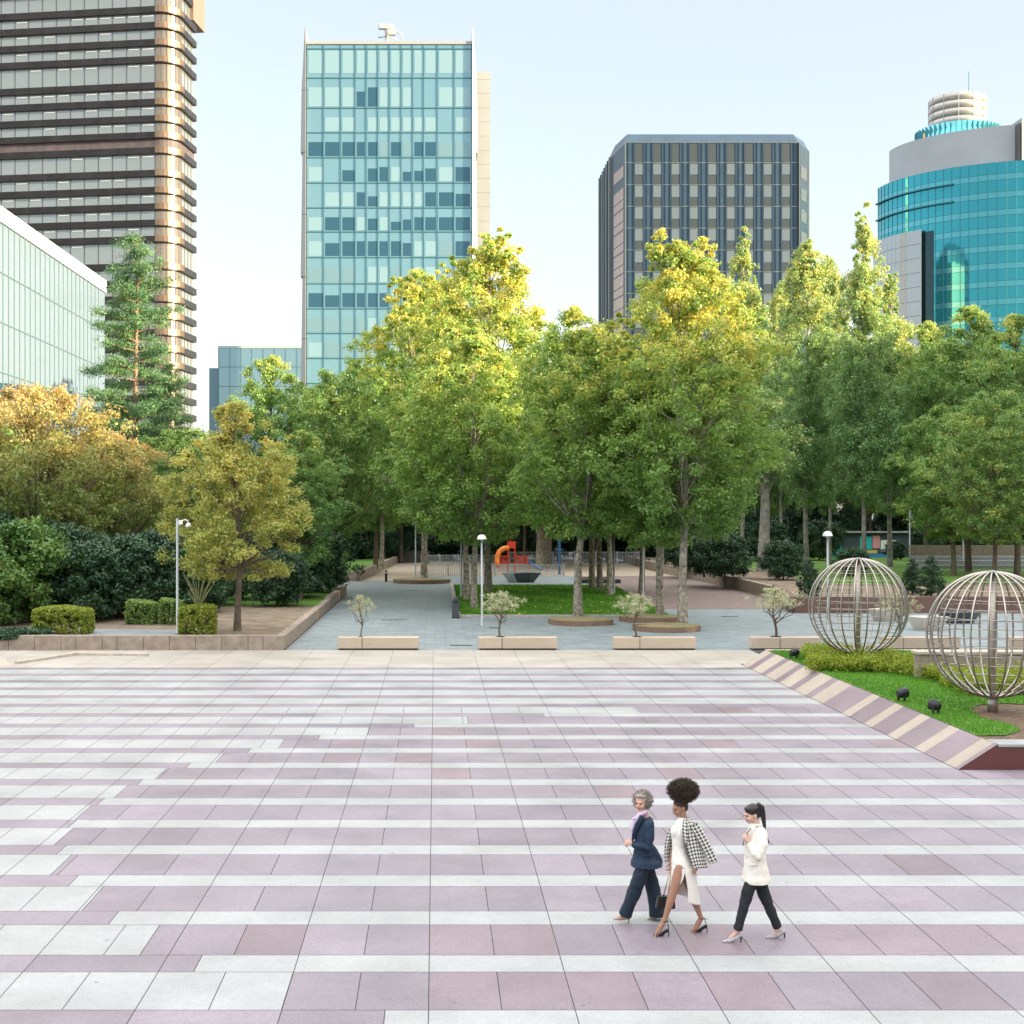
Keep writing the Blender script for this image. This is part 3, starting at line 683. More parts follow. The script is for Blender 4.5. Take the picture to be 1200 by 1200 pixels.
# low flat slabs near the path end
r = empty('low_stone_platform', (gx(712,106.5),108.5,0), 0, 'low dark stepped stone platform behind the right row of trunks', 'platform')
mb = MB(); mb.box(-2,1.3,0,1,0,.3); mb.build('lower_step', M['joint'], r); mb = MB(); mb.box(-1.8,.9,.6,1.5,.3,.5); mb.build('upper_step', M['concrete'], r)
# right background: steps, stall with painted panel
r = empty('stone_steps', (gx(1150,118),118,.79), 0, 'pale grey steps and a low wall under the trees above the near steel sphere', 'steps')
for k in range(3): mb = MB(); mb.box(-5,6,k*1.2,k*1.2+1.2,0,.3+k*.35); mb.build('step', mat('step_stone', (.34,.36,.36), .8), r)
mb = MB(); mb.box(-4,9,6,6.4,0,1.9); mb.build('back_wall', M['concrete'], r)
r = empty('painted_kiosk', (gx(1031,150),150,.79), 0, 'low kiosk with bright turquoise, white and yellow painted panels seen between the trunks', 'kiosk')
mb = MB(); mb.box(-6,4,0,2.5,0,2.7); mb.build('cabin', mat('kiosk_dark', (.05,.07,.09), .7), r)
def blobpanel(x0, x1, z0, z1, m): mb = MB(); mb.box(x0,x1,-.05,-.01,z0,z1); mb.build('painted_panel', m, r)
tq, wh, ye, bl, pkk = mat('turquoise_paint', (.02,.45,.5), .5), mat('white_paint', (.75,.78,.78), .6), mat('yellow_paint', (.6,.5,.12), .6), mat('blue_paint', (.04,.22,.5), .5), mat('pink_paint', (.65,.3,.32), .6)
blobpanel(-5.9,-4.2,0,1.9,tq); blobpanel(-2.2,-.9,.9,2.3,tq); blobpanel(-.8,.0,1.0,2.4,pkk); blobpanel(-2.3,-.3,.45,.8,ye); blobpanel(.1,1.8,.6,1.9,wh); blobpanel(-2.3,2.2,0,.4,bl)
mb = MB(); mb.box(-6.3,4.3,-.5,2.8,2.7,2.85); mb.build('roof', mat('kiosk_roof', (.3,.32,.33), .6), r)
# ------------------------------------------------------------------ trees
def toptint(zlo, zhi, amt):   # higher leaves yellower: sunlight on the crown tops put into leaf colour
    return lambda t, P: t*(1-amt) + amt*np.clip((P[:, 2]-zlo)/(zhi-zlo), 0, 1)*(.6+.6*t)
TG = 'tall plane trees of the square'
# big centre-left planes
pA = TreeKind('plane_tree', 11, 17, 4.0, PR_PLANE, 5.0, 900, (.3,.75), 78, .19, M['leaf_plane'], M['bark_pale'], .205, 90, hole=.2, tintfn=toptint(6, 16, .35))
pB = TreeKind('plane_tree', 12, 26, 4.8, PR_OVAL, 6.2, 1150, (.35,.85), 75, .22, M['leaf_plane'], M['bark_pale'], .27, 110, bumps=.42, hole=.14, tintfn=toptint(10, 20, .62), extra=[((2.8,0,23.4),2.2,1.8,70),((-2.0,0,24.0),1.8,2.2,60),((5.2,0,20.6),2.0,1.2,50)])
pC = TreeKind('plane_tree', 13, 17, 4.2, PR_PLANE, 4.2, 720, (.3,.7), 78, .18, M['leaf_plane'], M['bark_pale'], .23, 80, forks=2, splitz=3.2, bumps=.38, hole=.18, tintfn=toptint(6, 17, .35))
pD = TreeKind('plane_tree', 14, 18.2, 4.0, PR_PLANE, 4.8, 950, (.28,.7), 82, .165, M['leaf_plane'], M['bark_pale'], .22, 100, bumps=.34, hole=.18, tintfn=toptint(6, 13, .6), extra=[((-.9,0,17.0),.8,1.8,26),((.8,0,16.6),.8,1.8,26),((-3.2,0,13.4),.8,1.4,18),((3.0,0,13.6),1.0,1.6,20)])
pA.place(gx(555.5,79), 79, .05, .95, .4, 'plane tree with the thick pale trunk nearest the dome lamp', 'plane tree', TG)
pB.place(gx(572,96), 96, .05, .97, 2.0, 'tallest plane tree, its sunlit yellow crown right of the glass building', 'plane tree', TG)
pB.place(gx(497,113), 113, .3, .99, 4.4, 'tall plane tree in the far round planter, top against the glass building', 'plane tree', TG)
pA.place(gx(547,87), 87, .05, 1.05, 3.0, 'plane tree second in the left lawn row, trunk just left of the thick one', 'plane tree', TG)
pA.place(gx(446,122), 124, .6, 1.1, 5.0, 'plane tree whose crown hangs over the far sandy path', 'plane tree', TG)
pC.place(gx(677,71.4), 71.4, DH, .97, .55, 'forked plane tree with a pale Y shaped trunk in the middle round planter', 'plane tree', TG)
pD.place(gx(800,66), 66, DH, 1.03, .2, 'largest golden topped plane tree in the nearest round planter', 'plane tree', TG)
pC.place(gx(776,70), 70.6, DH, .86, 2.2, 'leaning plane tree in the half hidden round planter, left of the golden one', 'plane tree', TG)
for (px, py, s, rz, lab) in ((694,690,1.12,1.0,'first plane tree of the right lawn row, far end'),(703,692.5,1.05,2.6,'second plane tree of the right lawn row'),(714,698,1.05,4.1,'third plane tree of the right lawn row beside the pale pole'),(752,696,1.0,5.2,'plane tree at the left edge of the brown path')):
    d = F*CH/(py-HY); pA.place(gx(px,d), d, .05, s, rz, lab, 'plane tree', TG)
for k, px in enumerate((627,633,640,646,652)):
    pA.place(gx(px,140)+.0, 136+k*3, 0, 1.15, k*1.1, 'tree in the playground clump of tall trunks, %s from the left' % ords[k], 'plane tree', 'playground clump of trees')
# poplars
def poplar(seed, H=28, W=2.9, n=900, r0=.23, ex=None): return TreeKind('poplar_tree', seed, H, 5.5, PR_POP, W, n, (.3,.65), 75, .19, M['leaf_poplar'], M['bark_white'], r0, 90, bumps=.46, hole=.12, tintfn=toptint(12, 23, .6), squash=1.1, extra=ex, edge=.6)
q1 = poplar(21, ex=[((-.6,0,25.6),.9,3.2,40),((1.2,0,23.6),.8,3.0,36)]); q2 = poplar(22, ex=[((.2,0,26.8),.7,3.6,44),((1.2,0,24.0),.8,3.2,36)]); 
PG = 'poplars at the right of the square'
for (kd, px, d, top, w, rz, lab, z) in (
    (q2,870,140,286,1.0,.3,'pale green poplar with its bare lower trunk, standing against the dark office building',.79),
    (q1,945,118,282,.95,2.0,'poplar with a bright yellow sunlit spire and white trunk behind the dome lamp',.79),
    (q2,1012,112,262,.9,4.2,'tallest poplar with a thin spire above the farther steel sphere',.79),
    (q1,972,135,300,.75,5.1,'green poplar between the yellow spire and the tallest one',.79),
    (q2,1043,122,330,.95,1.2,'poplar with a thin side spire in front of the curved glass tower',.79),
    (q1,915,150,330,.8,3.3,'dull green poplar behind the golden plane tree at its right',.79)):
    H = gz(top,d)-z; s = H/28; t = kd.place(gx(px,d), d, z, s, rz, lab, 'poplar', PG); t.scale = (w*1.05, w*1.05, s)
pw = TreeKind('poplar_tree', 25, 14, 7, PR_OVAL, 3.2, 200, (.4,.8), 60, .22, M['leaf_poplar'], M['bark_white'], .5, 60)
pw.place(gx(895,112), 112, .79, 1.1, 0, 'thick grey trunked tree standing in the dark shrubs left of the conifers', 'tree')
# right round trees
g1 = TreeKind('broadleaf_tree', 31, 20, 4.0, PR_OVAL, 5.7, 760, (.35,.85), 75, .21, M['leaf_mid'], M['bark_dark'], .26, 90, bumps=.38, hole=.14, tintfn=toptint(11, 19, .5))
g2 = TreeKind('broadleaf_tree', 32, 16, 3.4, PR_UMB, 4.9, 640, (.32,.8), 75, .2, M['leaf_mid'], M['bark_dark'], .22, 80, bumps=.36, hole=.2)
RG = 'broadleaf trees at the right of the square'
for (kd, px, d, top, w, rz, lab) in (
    (g1,1085,128,372,1.0,.5,'green tree between the poplars and the curved tower, standing behind the near sphere'),
    (g1,1135,112,352,.95,2.2,'tall green tree in front of the middle of the curved glass tower'),
    (g1,1192,104,362,.9,3.8,'tree with a sunlit yellow crown at the right frame edge'),
    (g2,1165,92,455,.8,5.2,'lower green tree with a bent pale trunk above the near sphere'),
    (g1,1245,110,350,1.0,1.2,'green tree mostly beyond the right frame edge'),
    (g2,1118,84+20,470,.9,2.2,'smaller green tree under the tall ones, right of the pale pole'),
    (g1,1060,165,400,1.1,4.0,'distant green tree behind the kiosk')):
    H0 = 20 if kd is g1 else 16; s = (gz(top,d)-.79)/H0; t = kd.place(gx(px,d), d, .79, s, rz, lab, 'tree', RG); t.scale = (w, w, s)
# left trees
go = TreeKind('autumn_tree', 33, 12.2, 3.6, PR_UMB, 5.0, 520, (.4,.75), 75, .18, M['leaf_orange'], M['bark_dark'], .22, 110, forks=3, splitz=2.4, bumps=.36, hole=.18, tintfn=toptint(6, 12.5, .75))
gy = TreeKind('golden_tree', 34, 10.3, 2.3, [(0,.55),(.12,.95),(.35,1),(.6,.8),(.82,.5),(.94,.3),(1,.1)], 3.05, 480, (.26,.5), 90, .13, M['leaf_gold'], M['bark_dark'], .155, 110, bumps=.36, hole=.16, tintfn=toptint(4, 10, .3))
LG = 'broadleaf trees at the left of the square'
t = go.place(gx(40,73), 73, ZL, 1.0, .3, 'tree with orange and yellow autumn leaves at the far left, branching low', 'tree', LG)
go.place(gx(128,80), 80, ZL, .82, 2.3, 'smaller orange tinged tree between the autumn tree and the pine', 'tree', LG)
gy.place(gx(278,58.2), 58.2, ZL, .98, 0, 'golden leaved tree with a straight trunk in bare soil behind the left wall', 'tree', LG)
for (kd, px, d, top, w, rz, lab) in (
    (g1,318,92,412,.72,.7,'olive green tree rising behind the golden leaved tree'),
    (g2,395,98,428,.9,1.9,'green tree under the left corner of the blue glass building'),
    (g1,352,80,500,.55,3.0,'shorter green tree at the right of the golden leaved tree'),
    (g2,215,88,500,.9,4.6,'green tree between the pine and the golden leaved tree'),
    (g1,440,128,440,.85,5.5,'green tree at the left of the path end'),
    (g2,-30,84,470,1.0,1.0,'green tree at the left frame edge behind the autumn tree')):
    H0 = 20 if kd is g1 else 16; s = (gz(top,d)-ZL)/H0; t = kd.place(gx(px,d), d, ZL, s, rz, lab, 'tree', LG); t.scale = (w, w, s)
# pine
def pine():
    rng = np.random.default_rng(51); H = 24.3; C = []; R = []; bps = []
    for lev in range(26):
        f = lev/25; z = 7+f*(H-7.3); L0 = 3.9*(1-f)**.7+.55; nb = 4 if f < .85 else 3
        a0 = rng.random()*6
        for b in range(nb):
            if rng.random() < .12: continue
            a = a0+b*2*PI/nb+rng.normal()*.35; L1 = L0*(.6+.6*rng.random()); tip = (math.cos(a)*L1, math.sin(a)*L1, z+L1*(.12+.1*rng.normal())); bps.append((z-.2, tip))
            for q in np.linspace(.35, 1, max(2, int(L1*1.9))):
                C.append((tip[0]*q+rng.normal()*.15, tip[1]*q+rng.normal()*.15, z+(tip[2]-z)*q+.1+rng.normal()*.08)); R.append(.55+.35*rng.random())
    C.append((0,0,H-.2)); R.append(.3)
    tk = TreeKind.__new__(TreeKind); tk.kind = 'pine_tree'
    tk.crown = leaves_mesh('pine_crown', np.array(C), np.array(R), 170, .30, M['leaf_pine'], rng, .6, .16, .5, needle=True)
    mb = MB(); mb.tube([(math.sin(k*.7)*.08, 0, H*k/12-.1) for k in range(13)], [.27*(1-.9*k/12)+.02 for k in range(13)], 9, cap=False)
    for z, tip in bps: mb.tube([(0,0,z), (tip[0]*.5, tip[1]*.5, z+(tip[2]-z)*.4), tip], [.06,.04,.015], 5, cap=False)
    tk.trunk = mb.mesh('pine_trunk', M['bark_red']); return tk
pn = pine(); pn.place(gx(160,95), 95, ZL, 1.0, 0, 'tall pine with tufted layered branches in front of the striped office tower', 'pine')
pn.place(gx(196,118), 118, ZL, .74, 2, 'second darker pine half hidden behind the tall one', 'pine')
MG = 'mid green trees filling the shade behind the playground'
for k, (px, d, top) in enumerate(((385,146,455),(430,150,425),(470,155,430),(615,150,400),(655,155,415),(700,150,392),(745,148,405),(800,152,390),(850,158,400),(905,156,400),(960,160,395),(1020,160,390),(1085,155,400),(1150,150,395),(1215,145,400))):
    kd = (g1, g2)[k % 2]; H0 = 20 if kd is g1 else 16; s = (gz(top,d)-.3)/H0; t = kd.place(gx(px,d), d, .3, s, k*1.9, 'mid green tree in the shaded foliage behind the front row of trees', 'tree', MG); t.scale = (.95, .95, s)
# dark backdrop trees (dense evergreen wood behind everything)
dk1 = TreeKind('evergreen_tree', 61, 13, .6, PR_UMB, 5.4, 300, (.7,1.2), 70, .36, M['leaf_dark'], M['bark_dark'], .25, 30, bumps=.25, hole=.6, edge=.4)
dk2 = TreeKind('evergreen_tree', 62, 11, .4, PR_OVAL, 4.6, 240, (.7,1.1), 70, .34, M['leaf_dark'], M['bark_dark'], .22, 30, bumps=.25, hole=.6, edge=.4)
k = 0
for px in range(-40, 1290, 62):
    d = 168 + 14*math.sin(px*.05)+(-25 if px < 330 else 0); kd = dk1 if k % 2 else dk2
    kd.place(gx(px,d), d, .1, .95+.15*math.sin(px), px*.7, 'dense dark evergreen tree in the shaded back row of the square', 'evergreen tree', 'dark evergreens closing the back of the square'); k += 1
# shrubs
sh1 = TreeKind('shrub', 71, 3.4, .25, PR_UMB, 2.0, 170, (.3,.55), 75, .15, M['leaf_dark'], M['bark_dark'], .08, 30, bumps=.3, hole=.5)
sh2 = TreeKind('shrub', 72, 5.0, .3, [(0,.7),(.3,1),(.7,.9),(1,.4)], 2.5, 260, (.32,.6), 80, .2, M['leaf_magnolia'], M['bark_dark'], .12, 40, bumps=.36, hole=.4, needle=True)
SG = 'shaded shrubs under the trees'
sh2.place(gx(30,63), 63, ZL, 1.0, 0, 'large glossy bright green shrub at the far left above the wall', 'shrub', None)
sh2.place(gx(-30,61), 61, ZL, .9, 2, 'glossy green shrub cut by the left frame edge', 'shrub', None)
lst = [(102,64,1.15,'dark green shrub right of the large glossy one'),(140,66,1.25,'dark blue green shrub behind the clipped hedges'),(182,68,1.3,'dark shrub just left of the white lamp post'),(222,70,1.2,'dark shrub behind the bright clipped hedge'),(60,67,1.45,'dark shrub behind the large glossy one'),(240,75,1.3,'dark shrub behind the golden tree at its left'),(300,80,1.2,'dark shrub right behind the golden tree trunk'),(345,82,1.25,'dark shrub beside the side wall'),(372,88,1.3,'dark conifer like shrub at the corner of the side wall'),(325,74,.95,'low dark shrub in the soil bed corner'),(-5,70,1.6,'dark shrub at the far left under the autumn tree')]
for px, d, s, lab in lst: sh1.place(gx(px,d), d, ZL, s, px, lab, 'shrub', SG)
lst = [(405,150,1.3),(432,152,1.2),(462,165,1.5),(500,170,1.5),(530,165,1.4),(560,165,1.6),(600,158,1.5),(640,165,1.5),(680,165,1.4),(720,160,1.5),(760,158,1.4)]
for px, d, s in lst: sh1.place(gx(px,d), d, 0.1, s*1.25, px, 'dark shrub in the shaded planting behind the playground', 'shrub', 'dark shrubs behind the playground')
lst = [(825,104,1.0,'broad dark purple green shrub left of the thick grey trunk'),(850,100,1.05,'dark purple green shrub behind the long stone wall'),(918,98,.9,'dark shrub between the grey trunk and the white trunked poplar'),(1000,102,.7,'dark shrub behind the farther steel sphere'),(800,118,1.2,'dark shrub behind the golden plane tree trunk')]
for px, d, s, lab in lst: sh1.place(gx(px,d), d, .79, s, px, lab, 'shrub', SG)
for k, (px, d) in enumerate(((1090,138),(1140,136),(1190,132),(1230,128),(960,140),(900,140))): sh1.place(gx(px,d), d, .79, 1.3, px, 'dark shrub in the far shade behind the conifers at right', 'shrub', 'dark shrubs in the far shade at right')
# cone conifers
cn = TreeKind('conifer', 81, 2.3, .05, [(0,.8),(.2,1),(.6,.75),(.9,.3),(1,.08)], .78, 170, (.1,.2), 70, .07, M['leaf_dark'], M['bark_dark'], .06, 20, bumps=.08, hole=.9, needle=True)
for px, d, s, lab in ((948.5,78,.95,'cone shaped conifer left of the farther steel sphere'),(1069.5,80,.95,'smaller of the two cone shaped conifers between the spheres'),(1091,78,1.05,'larger of the two cone shaped conifers between the spheres')):
    cn.place(gx(px,d), d, .78, s, px, lab, 'conifer', 'cone shaped conifers behind the dark red wall')
sh1.place(gx(1050,142), 142, .79, .62, 1, 'small dark shrub in front of the painted kiosk', 'shrub')
# clipped hedges
def hedge(px0, px1, d, h, dep, lm, n, seed, label, leaf=.09):
    w_ = (px1-px0)*d/F; rng = np.random.default_rng(seed); P = rng.uniform(-1, 1, (n, 3)); ax = rng.integers(0, 3, n)
    for i in range(n):
        if ax[i] < 2: P[i, ax[i]] = math.copysign(1-.1*rng.random(), P[i, ax[i]])
        else: P[i, 2] = 1-.08*rng.random()
    P = P/(1+.12*(np.abs(P[:, 0])**6+np.abs(P[:, 1])**6+np.abs(P[:, 2])**6))[:, None]**.5
    P *= np.array([w_/2, dep/2, h/2]); P[:, 2] += h/2; P[:, 2] *= 1+.05*np.sin(P[:, 0]*3+seed)
    me = leaves_mesh('hedge_leaves', P, np.full(n, .12), 34, leaf, lm, rng, 1, .6, .1)
    r = empty('clipped_hedge', (gx((px0+px1)/2,d), d, ZL), 0, label, 'hedge', 'clipped hedges behind the left wall')
    link(bpy.data.objects.new('foliage', me), r); mb = MB(); 
    for k in range(4): mb.tube([((k-1.5)*w_*.2,0,-.02),((k-1.4)*w_*.22,.03,h*.8)], [.03,.015], 6)
    mb.build('stem', M['bark_dark'], r)
hedge(211, 252, 56.7, 1.12, 1.0, M['leaf_hedge'], 420, 1, 'bright yellow green clipped square hedge just right of the white lamp post')
hedge(41, 108, 57.0, 1.05, 1.3, M['leaf_hedge'], 560, 2, 'long rounded clipped hedge with a yellowing left side, behind the wall')
hedge(149, 183, 62, 1.0, 1.0, M['leaf_mid'], 340, 3, 'dull green clipped hedge at the back of the grey paving')
hedge(189, 212, 62, 1.1, 1.0, M['leaf_mid'], 260, 4, 'dull green clipped hedge directly behind the white lamp post')
# ivy
rng = np.random.default_rng(6); n = 130; P = np.stack([rng.uniform(gx(-10,55.2), gx(50,55.2), n), rng.uniform(54.9,56.6,n), .58+.16*rng.random(n)], 1); P = np.vstack([P, np.stack([rng.uniform(gx(-10,55.2), gx(24,55.2), 50), np.full(50,54.7), .45+.2*rng.random(50)],1)])
me = leaves_mesh('ivy', P, np.full(len(P),.16), 22, .11, M['leaf_dark'], rng); o = bpy.data.objects.new('ivy', me); link(o); tag(o, 'dark ivy trailing over the left end of the granite wall', 'ivy', kind='stuff')
# tall grasses
rng = np.random.default_rng(16); mb = MB()
for k in range(26):
    a = rng.random()*6.28; q = .3+.5*rng.random(); h = 1.6+rng.random()*.9; mb.tube([(0,0,0),(math.cos(a)*q*.3,math.sin(a)*q*.3,h*.6),(math.cos(a)*q,math.sin(a)*q,h)], [.02,.014,.004], 4)
mb.build('tall_grass_stems', mat('dry_stem', (.28,.29,.13), .8), None, (gx(232,61), 61, ZL), label='spray of tall dry grass stems above the bright clipped hedge', cat='grass plant')
# ------------------------------------------------------------------ buildings
def tower_stripe():
    d = 320.0; r = empty('office_tower', (gx(205,d), d, 0), math.radians(-8), 'tall bronze office tower with dark horizontal bands and a rounded glowing corner at left', 'building')
    # local: right front corner near origin; front goes to -x, side goes to +y
    glass = glassmat('grey_glass', (.58,.66,.68), .10, .55); bronze = mat('bronze_band', (.027,.026,.028), .38, .55, var=.25, scale=.4)
    bronze2 = mat('sunlit_bronze_corner', (.21,.15,.105), .36, .75, var=.15, scale=.3); cgl = glassmat('sunlit_corner_glass', (.40,.36,.31), .16, .5); mull = mat('dark_mullion', (.07,.065,.07), .5, .4); louv = mat('mauve_louvre', (.085,.07,.08), .6, var=.3, scale=.5)  # corner bronze and glass coloured warmer to hold the golden sunlight there
    W, Dp = 78.0, 14.0; R = 4.6
    def path(off, x0=-W):
        rr = R+off; cx_, cy_ = 0-R, R; pts = [(x0, -off)]
        for k in range(9): a = -PI/2+PI/2*k/8; pts.append((cx_+rr*math.cos(a), cy_+rr*math.sin(a)))
        pts.append((off, Dp)); return pts
    def ribbon(name, z0, z1, off, m, parent=r, thick=None, seg=None):
        mb = MB(); p = path(off); p = p if seg is None else p[seg[0]:seg[1]]
        for (a, b) in zip(p, p[1:]): mb.quad((*a,z0),(*b,z0),(*b,z1),(*a,z1))
        if thick:
            q = path(off-thick); q = q if seg is None else q[seg[0]:seg[1]]
            for (a, b, c, e) in zip(p, p[1:], q[1:], q): mb.quad((*e,z0),(*c,z0),(*b,z0),(*a,z0)); mb.quad((*a,z1),(*b,z1),(*c,z1),(*e,z1))
            a, b = p[-1], q[-1]; mb.quad((*a,z0),(*b,z0),(*b,z1),(*a,z1))
        return mb.build(name, m, parent)
    ys = [-222,-164,-106,-46,32,88,148,207,300,358,416,474,528,608,668,726,783,840,935,995,1050,1110,1168,1226,1284,1342,1400,1458,1516,1574,1632,1690,1748]
    zs = [gz(y/3, d) for y in ys]
    top = zs[0]+2
    mb = MB(); p = path(-.6)+[(-W, Dp)]; mb.prism([(x,y) for x,y in p], 0, top-1, 0); mb.build('core_wall', louv, r)
    for i, z in enumerate(zs):
        ribbon('floor_band', z-.75, z+.75, .75, bronze, thick=1.3)
        ribbon('corner_band', z-.55, z+.85, .80, bronze2, seg=(1,10))
        if i+1 < len(zs):
            zn = zs[i+1]
            if ys[i] == 474: ribbon('louvre_panel', zn+.75, z-.75, .1, louv); continue
            ribbon('window_band', zn+.75, z-.75, .0, glass); ribbon('corner_window', zn+.76, z-.76, .04, cgl, seg=(1,10))
    mb = MB()
    for k in range(0, 23): x = -R-k*3.47-.2; mb.box(x-.07, x+.07, -.06, .06, 8, top-2)
    for k in range(1,6): a = -PI/2+PI/2*k/6; mb.tube([(-R+(R+.03)*math.cos(a), R+(R+.03)*math.sin(a), 8), (-R+(R+.03)*math.cos(a), R+(R+.03)*math.sin(a), top-2)], .07, 4)
    for k in range(4): mb.box(-.05,.07, R+k*2.4-.06, R+k*2.4+.06, 8, top-2)
    mb.build('mullions', mull, r)
    # warm lit ceiling lamps seen as thin strips inside
    em, nt, N, L, b = newmat('ceiling_lamp'); b.inputs['Emission Color'].default_value = (1,.93,.8,1); b.inputs['Emission Strength'].default_value = .22
    q = random.Random(4); mb = MB()
    for (a, c) in zip(zs[4:18], zs[5:19]):
        for k in range(22):
            if q.random() < .45: x = -R-k*3.47-.2; mb.box(x-3.1, x-.5, -.05, .02, a-1.35, a-1.24) if a-c > 2.6 else None
    mb.build('ceiling_lamps', em, r)
    mb = MB(); mb.box(-3.2,.9,Dp-3,Dp+6,125.5,top+4); mb.build('stair_core', mat('pale_bronze', (.22,.165,.135), .5, .3), r)
tower_stripe()

def glass_block_left():
    X = -34.0; d0, d1 = 84.0, 140.4; H = gz(330, 140.2); r = empty('glass_block', (X, d0, 0), 0, 'long pale glass office block receding at the far left behind the autumn tree', 'building')
    gl = glassmat('pale_glass', (.46,.58,.74), .14, .3); dkg = glassmat('blue_reflection_glass', (.10,.30,.40), .08, .7); fr = mat('pale_frame', (.12,.20,.22), .5, .2); wht = mat('white_parapet', (.85,.86,.86), .5, var=.04)
    L_ = d1-d0; mb = MB(); mb.box(-30,-.1,0,L_-.02,0,H-.05); mb.build('wall', wht, r)
    fh = 3.9; nz = int(H/fh)
    for k in range(nz+1):
        z1 = H-1.1-k*fh; z0 = max(0, z1-fh+.06)
        if z1 < 2: break
        low = z1 < 15.6
        mb = MB(); mb.quad((.02,L_,z0),(.02,.0,z0),(.02,0,z1),(.02,L_,z1))
        mb.quad((-30,L_+.02,z0),(-.0,L_+.02,z0),(0,L_+.02,z1),(-30,L_+.02,z1))
        mb.build('window_band', gl, r)
    mb = MB(); mb.quad((.05,L_-13,2),(.05,10,2),(.05,10,15),(.05,L_-13,17)); mb.build('lower_reflection', dkg, r)  # darker blue sheet paints a reflection over the lower panes
    mb = MB()
    for k in range(int(L_/1.45)): mb.box(.0,.10,k*1.45-.035,k*1.45+.035,1,H-1.1)
    for k in range(nz+1): mb.box(.0,.085,0,L_,H-1.1-k*fh-.04,H-1.1-k*fh+.04)
    mb.build('mullions', fr, r)
    mb = MB(); mb.box(-.3,.18,0,L_+.15,H-1.1,H+.1); mb.build('parapet', wht, r)
glass_block_left()

def glass_tower():
    d = 213.0; x0, x1 = gx(359.5,d), gx(552.5,d); H = gz(52,d); r = empty('glass_tower', (0,d,0), 0, 'blue green glass office building with a grid of panes, a white crane on top', 'building')
    sky = glassmat('aqua_glass', (.40,.74,.86), .07, .6, wav=.25, wscale=.22); pale = glassmat('aqua_blind', (.47,.77,.86), .16, .35); drk = glassmat('dark_open_glass', (.07,.22,.32), .08, .5); midg = glassmat('mid_blind', (.36,.62,.70), .12, .45)
    mul = mat('teal_mullion', (.035,.13,.16), .4, .4); fin = mat('white_fin', (.3,.31,.31), .5, .2); conc = mat('panel_grey', (.27,.285,.30), .6, var=.05, scale=.2)
    mb = MB(); mb.box(x0+.1,x1-.1,.12,17,0,H-.4); mb.build('structure_wall', mat('inner_teal', (.06,.14,.17), .6), r)
    cxs = [53,104,158,203,238,274,310,347,383,417,460,512,563]; xs = [gx(340+c/2.667, d) for c in cxs]; xs[0] = x0; xs[-1] = x1
    rows = [138,153,244,338,415,493,572,650,725,805,887,965,1042,1120,1198,1276,1354]; zs = [gz(y/2.667, d) for y in rows]
    for i in range(len(rows)-1):
        mb = MB(); mb.quad((x0,0,zs[i+1]+.04),(x1,0,zs[i+1]+.04),(x1,0,zs[i]-.04),(x0,0,zs[i]-.04)); mb.build('glazing_band', sky, r)
    q = random.Random(12)
    dark = {2:{3,4}, 4:{0,1,2,3,4,5,6,7,8,9,10,11}, 5:{2,4,5,7,8,9,11}, 6:{3,4,9,10,11}, 7:{1,2,4,6,7,8,9,10,11}, 8:{1,2,3,4,5,6,7,11}, 10:{0,1,2,3,4,5}}
    cnt = 0
    for i in range(1, 13):
        for j in range(12):
            a, b = xs[j]+.28, xs[j+1]-.06 if j % 2 == 0 else xs[j+1]-.22
            z0, z1 = zs[i+1]+.25, zs[i]-(.25 if i == 1 else 1.45)
            if q.random() < .12 and i > 1 and j not in dark.get(i, ()): continue
            m = drk if j in dark.get(i, ()) else (midg if i > 7 and q.random() < .4 else pale)
            if i == 4: m = midg if q.random()<.3 else drk
            if m is drk and q.random() < .35: z1 -= .8*q.random()
            if m is pale and i == 1: z0 += .5
            mb = MB(); mb.quad((a,-.03,z0),(b,-.03,z0),(b,-.03,z1),(a,-.03,z1)); 
            if cnt < 100: mb.build('window', m, r); cnt += 1
            else:
                if cnt == 100: extra = []; cnt += 1
                extra.append((mb, m))
    byk = {}
    for mb, m in extra: k = byk.setdefault(m.name, (MB(), m)); k[0].add(mb.v, mb.f)
    mm = [v[1] for v in byk.values()]; big = MB()
    for i, (k, v) in enumerate(byk.items()): big.add(v[0].v, v[0].f, i)
    big.build('lower_windows', mm, r, kind='stuff')
    mb = MB()
    for x in xs[1:-1]: mb.box(x-.06,x+.06,-.12,-.035,2,H)
    mb.build('mullions', mul, r); mb = MB()
    for z in zs[1:]: mb.box(x0,x1,-.10,-.036,z-.07,z+.07)
    mb.build('transoms', mul, r)
    mb = MB(); mb.box(x0-.1,x1+.1,-.2,17,H-.02,H+.45); mb.build('parapet', fin, r)
    for s, xx in ((-1, x0-.12), (1, x1+.12)):
        mb = MB(); prev = None; zz = H+2.4; k = 0
        while zz > 4:
            z2 = max(3, zz-9.6); off = .55+.14*(k % 2); a = xx; b = xx+s*off; c = xx+s*(off+.15); bx0, bx1 = min(a, b), max(a, b)
            pt = [(a,-.6,z2),(c,-.1,z2),(c,5,z2),(a,5,z2)]; tt = .25 if k == 0 else 1
            pu = [(a,-.6,zz),(a+s*.18 if k == 0 else b,-.1,zz),(a+s*.18 if k == 0 else b,5,zz),(a,5,zz)]
            mb.add(pt+pu, [(0,1,5,4),(1,2,6,5),(2,3,7,6),(3,0,4,7),(4,5,6,7),(3,2,1,0)]); zz = z2-.08; k += 1
        mb.build('side_fin', fin, r)
    mb = MB(); X0, X1 = gx(556,d)+.5, gx(574.5,222); mb.box(X0, X1, 9, 24, 0, gz(84,222)); mb.build('service_core', conc, r)
    mb = MB()
    for k in range(30): z = gz(84,222)-1.2-k*2.3; mb.box(X0, X1+.03, 8.96, 9.0, z-.04, z+.04)
    mb.build('core_joints', mat('joint_grey', (.3,.3,.3), .7), r)
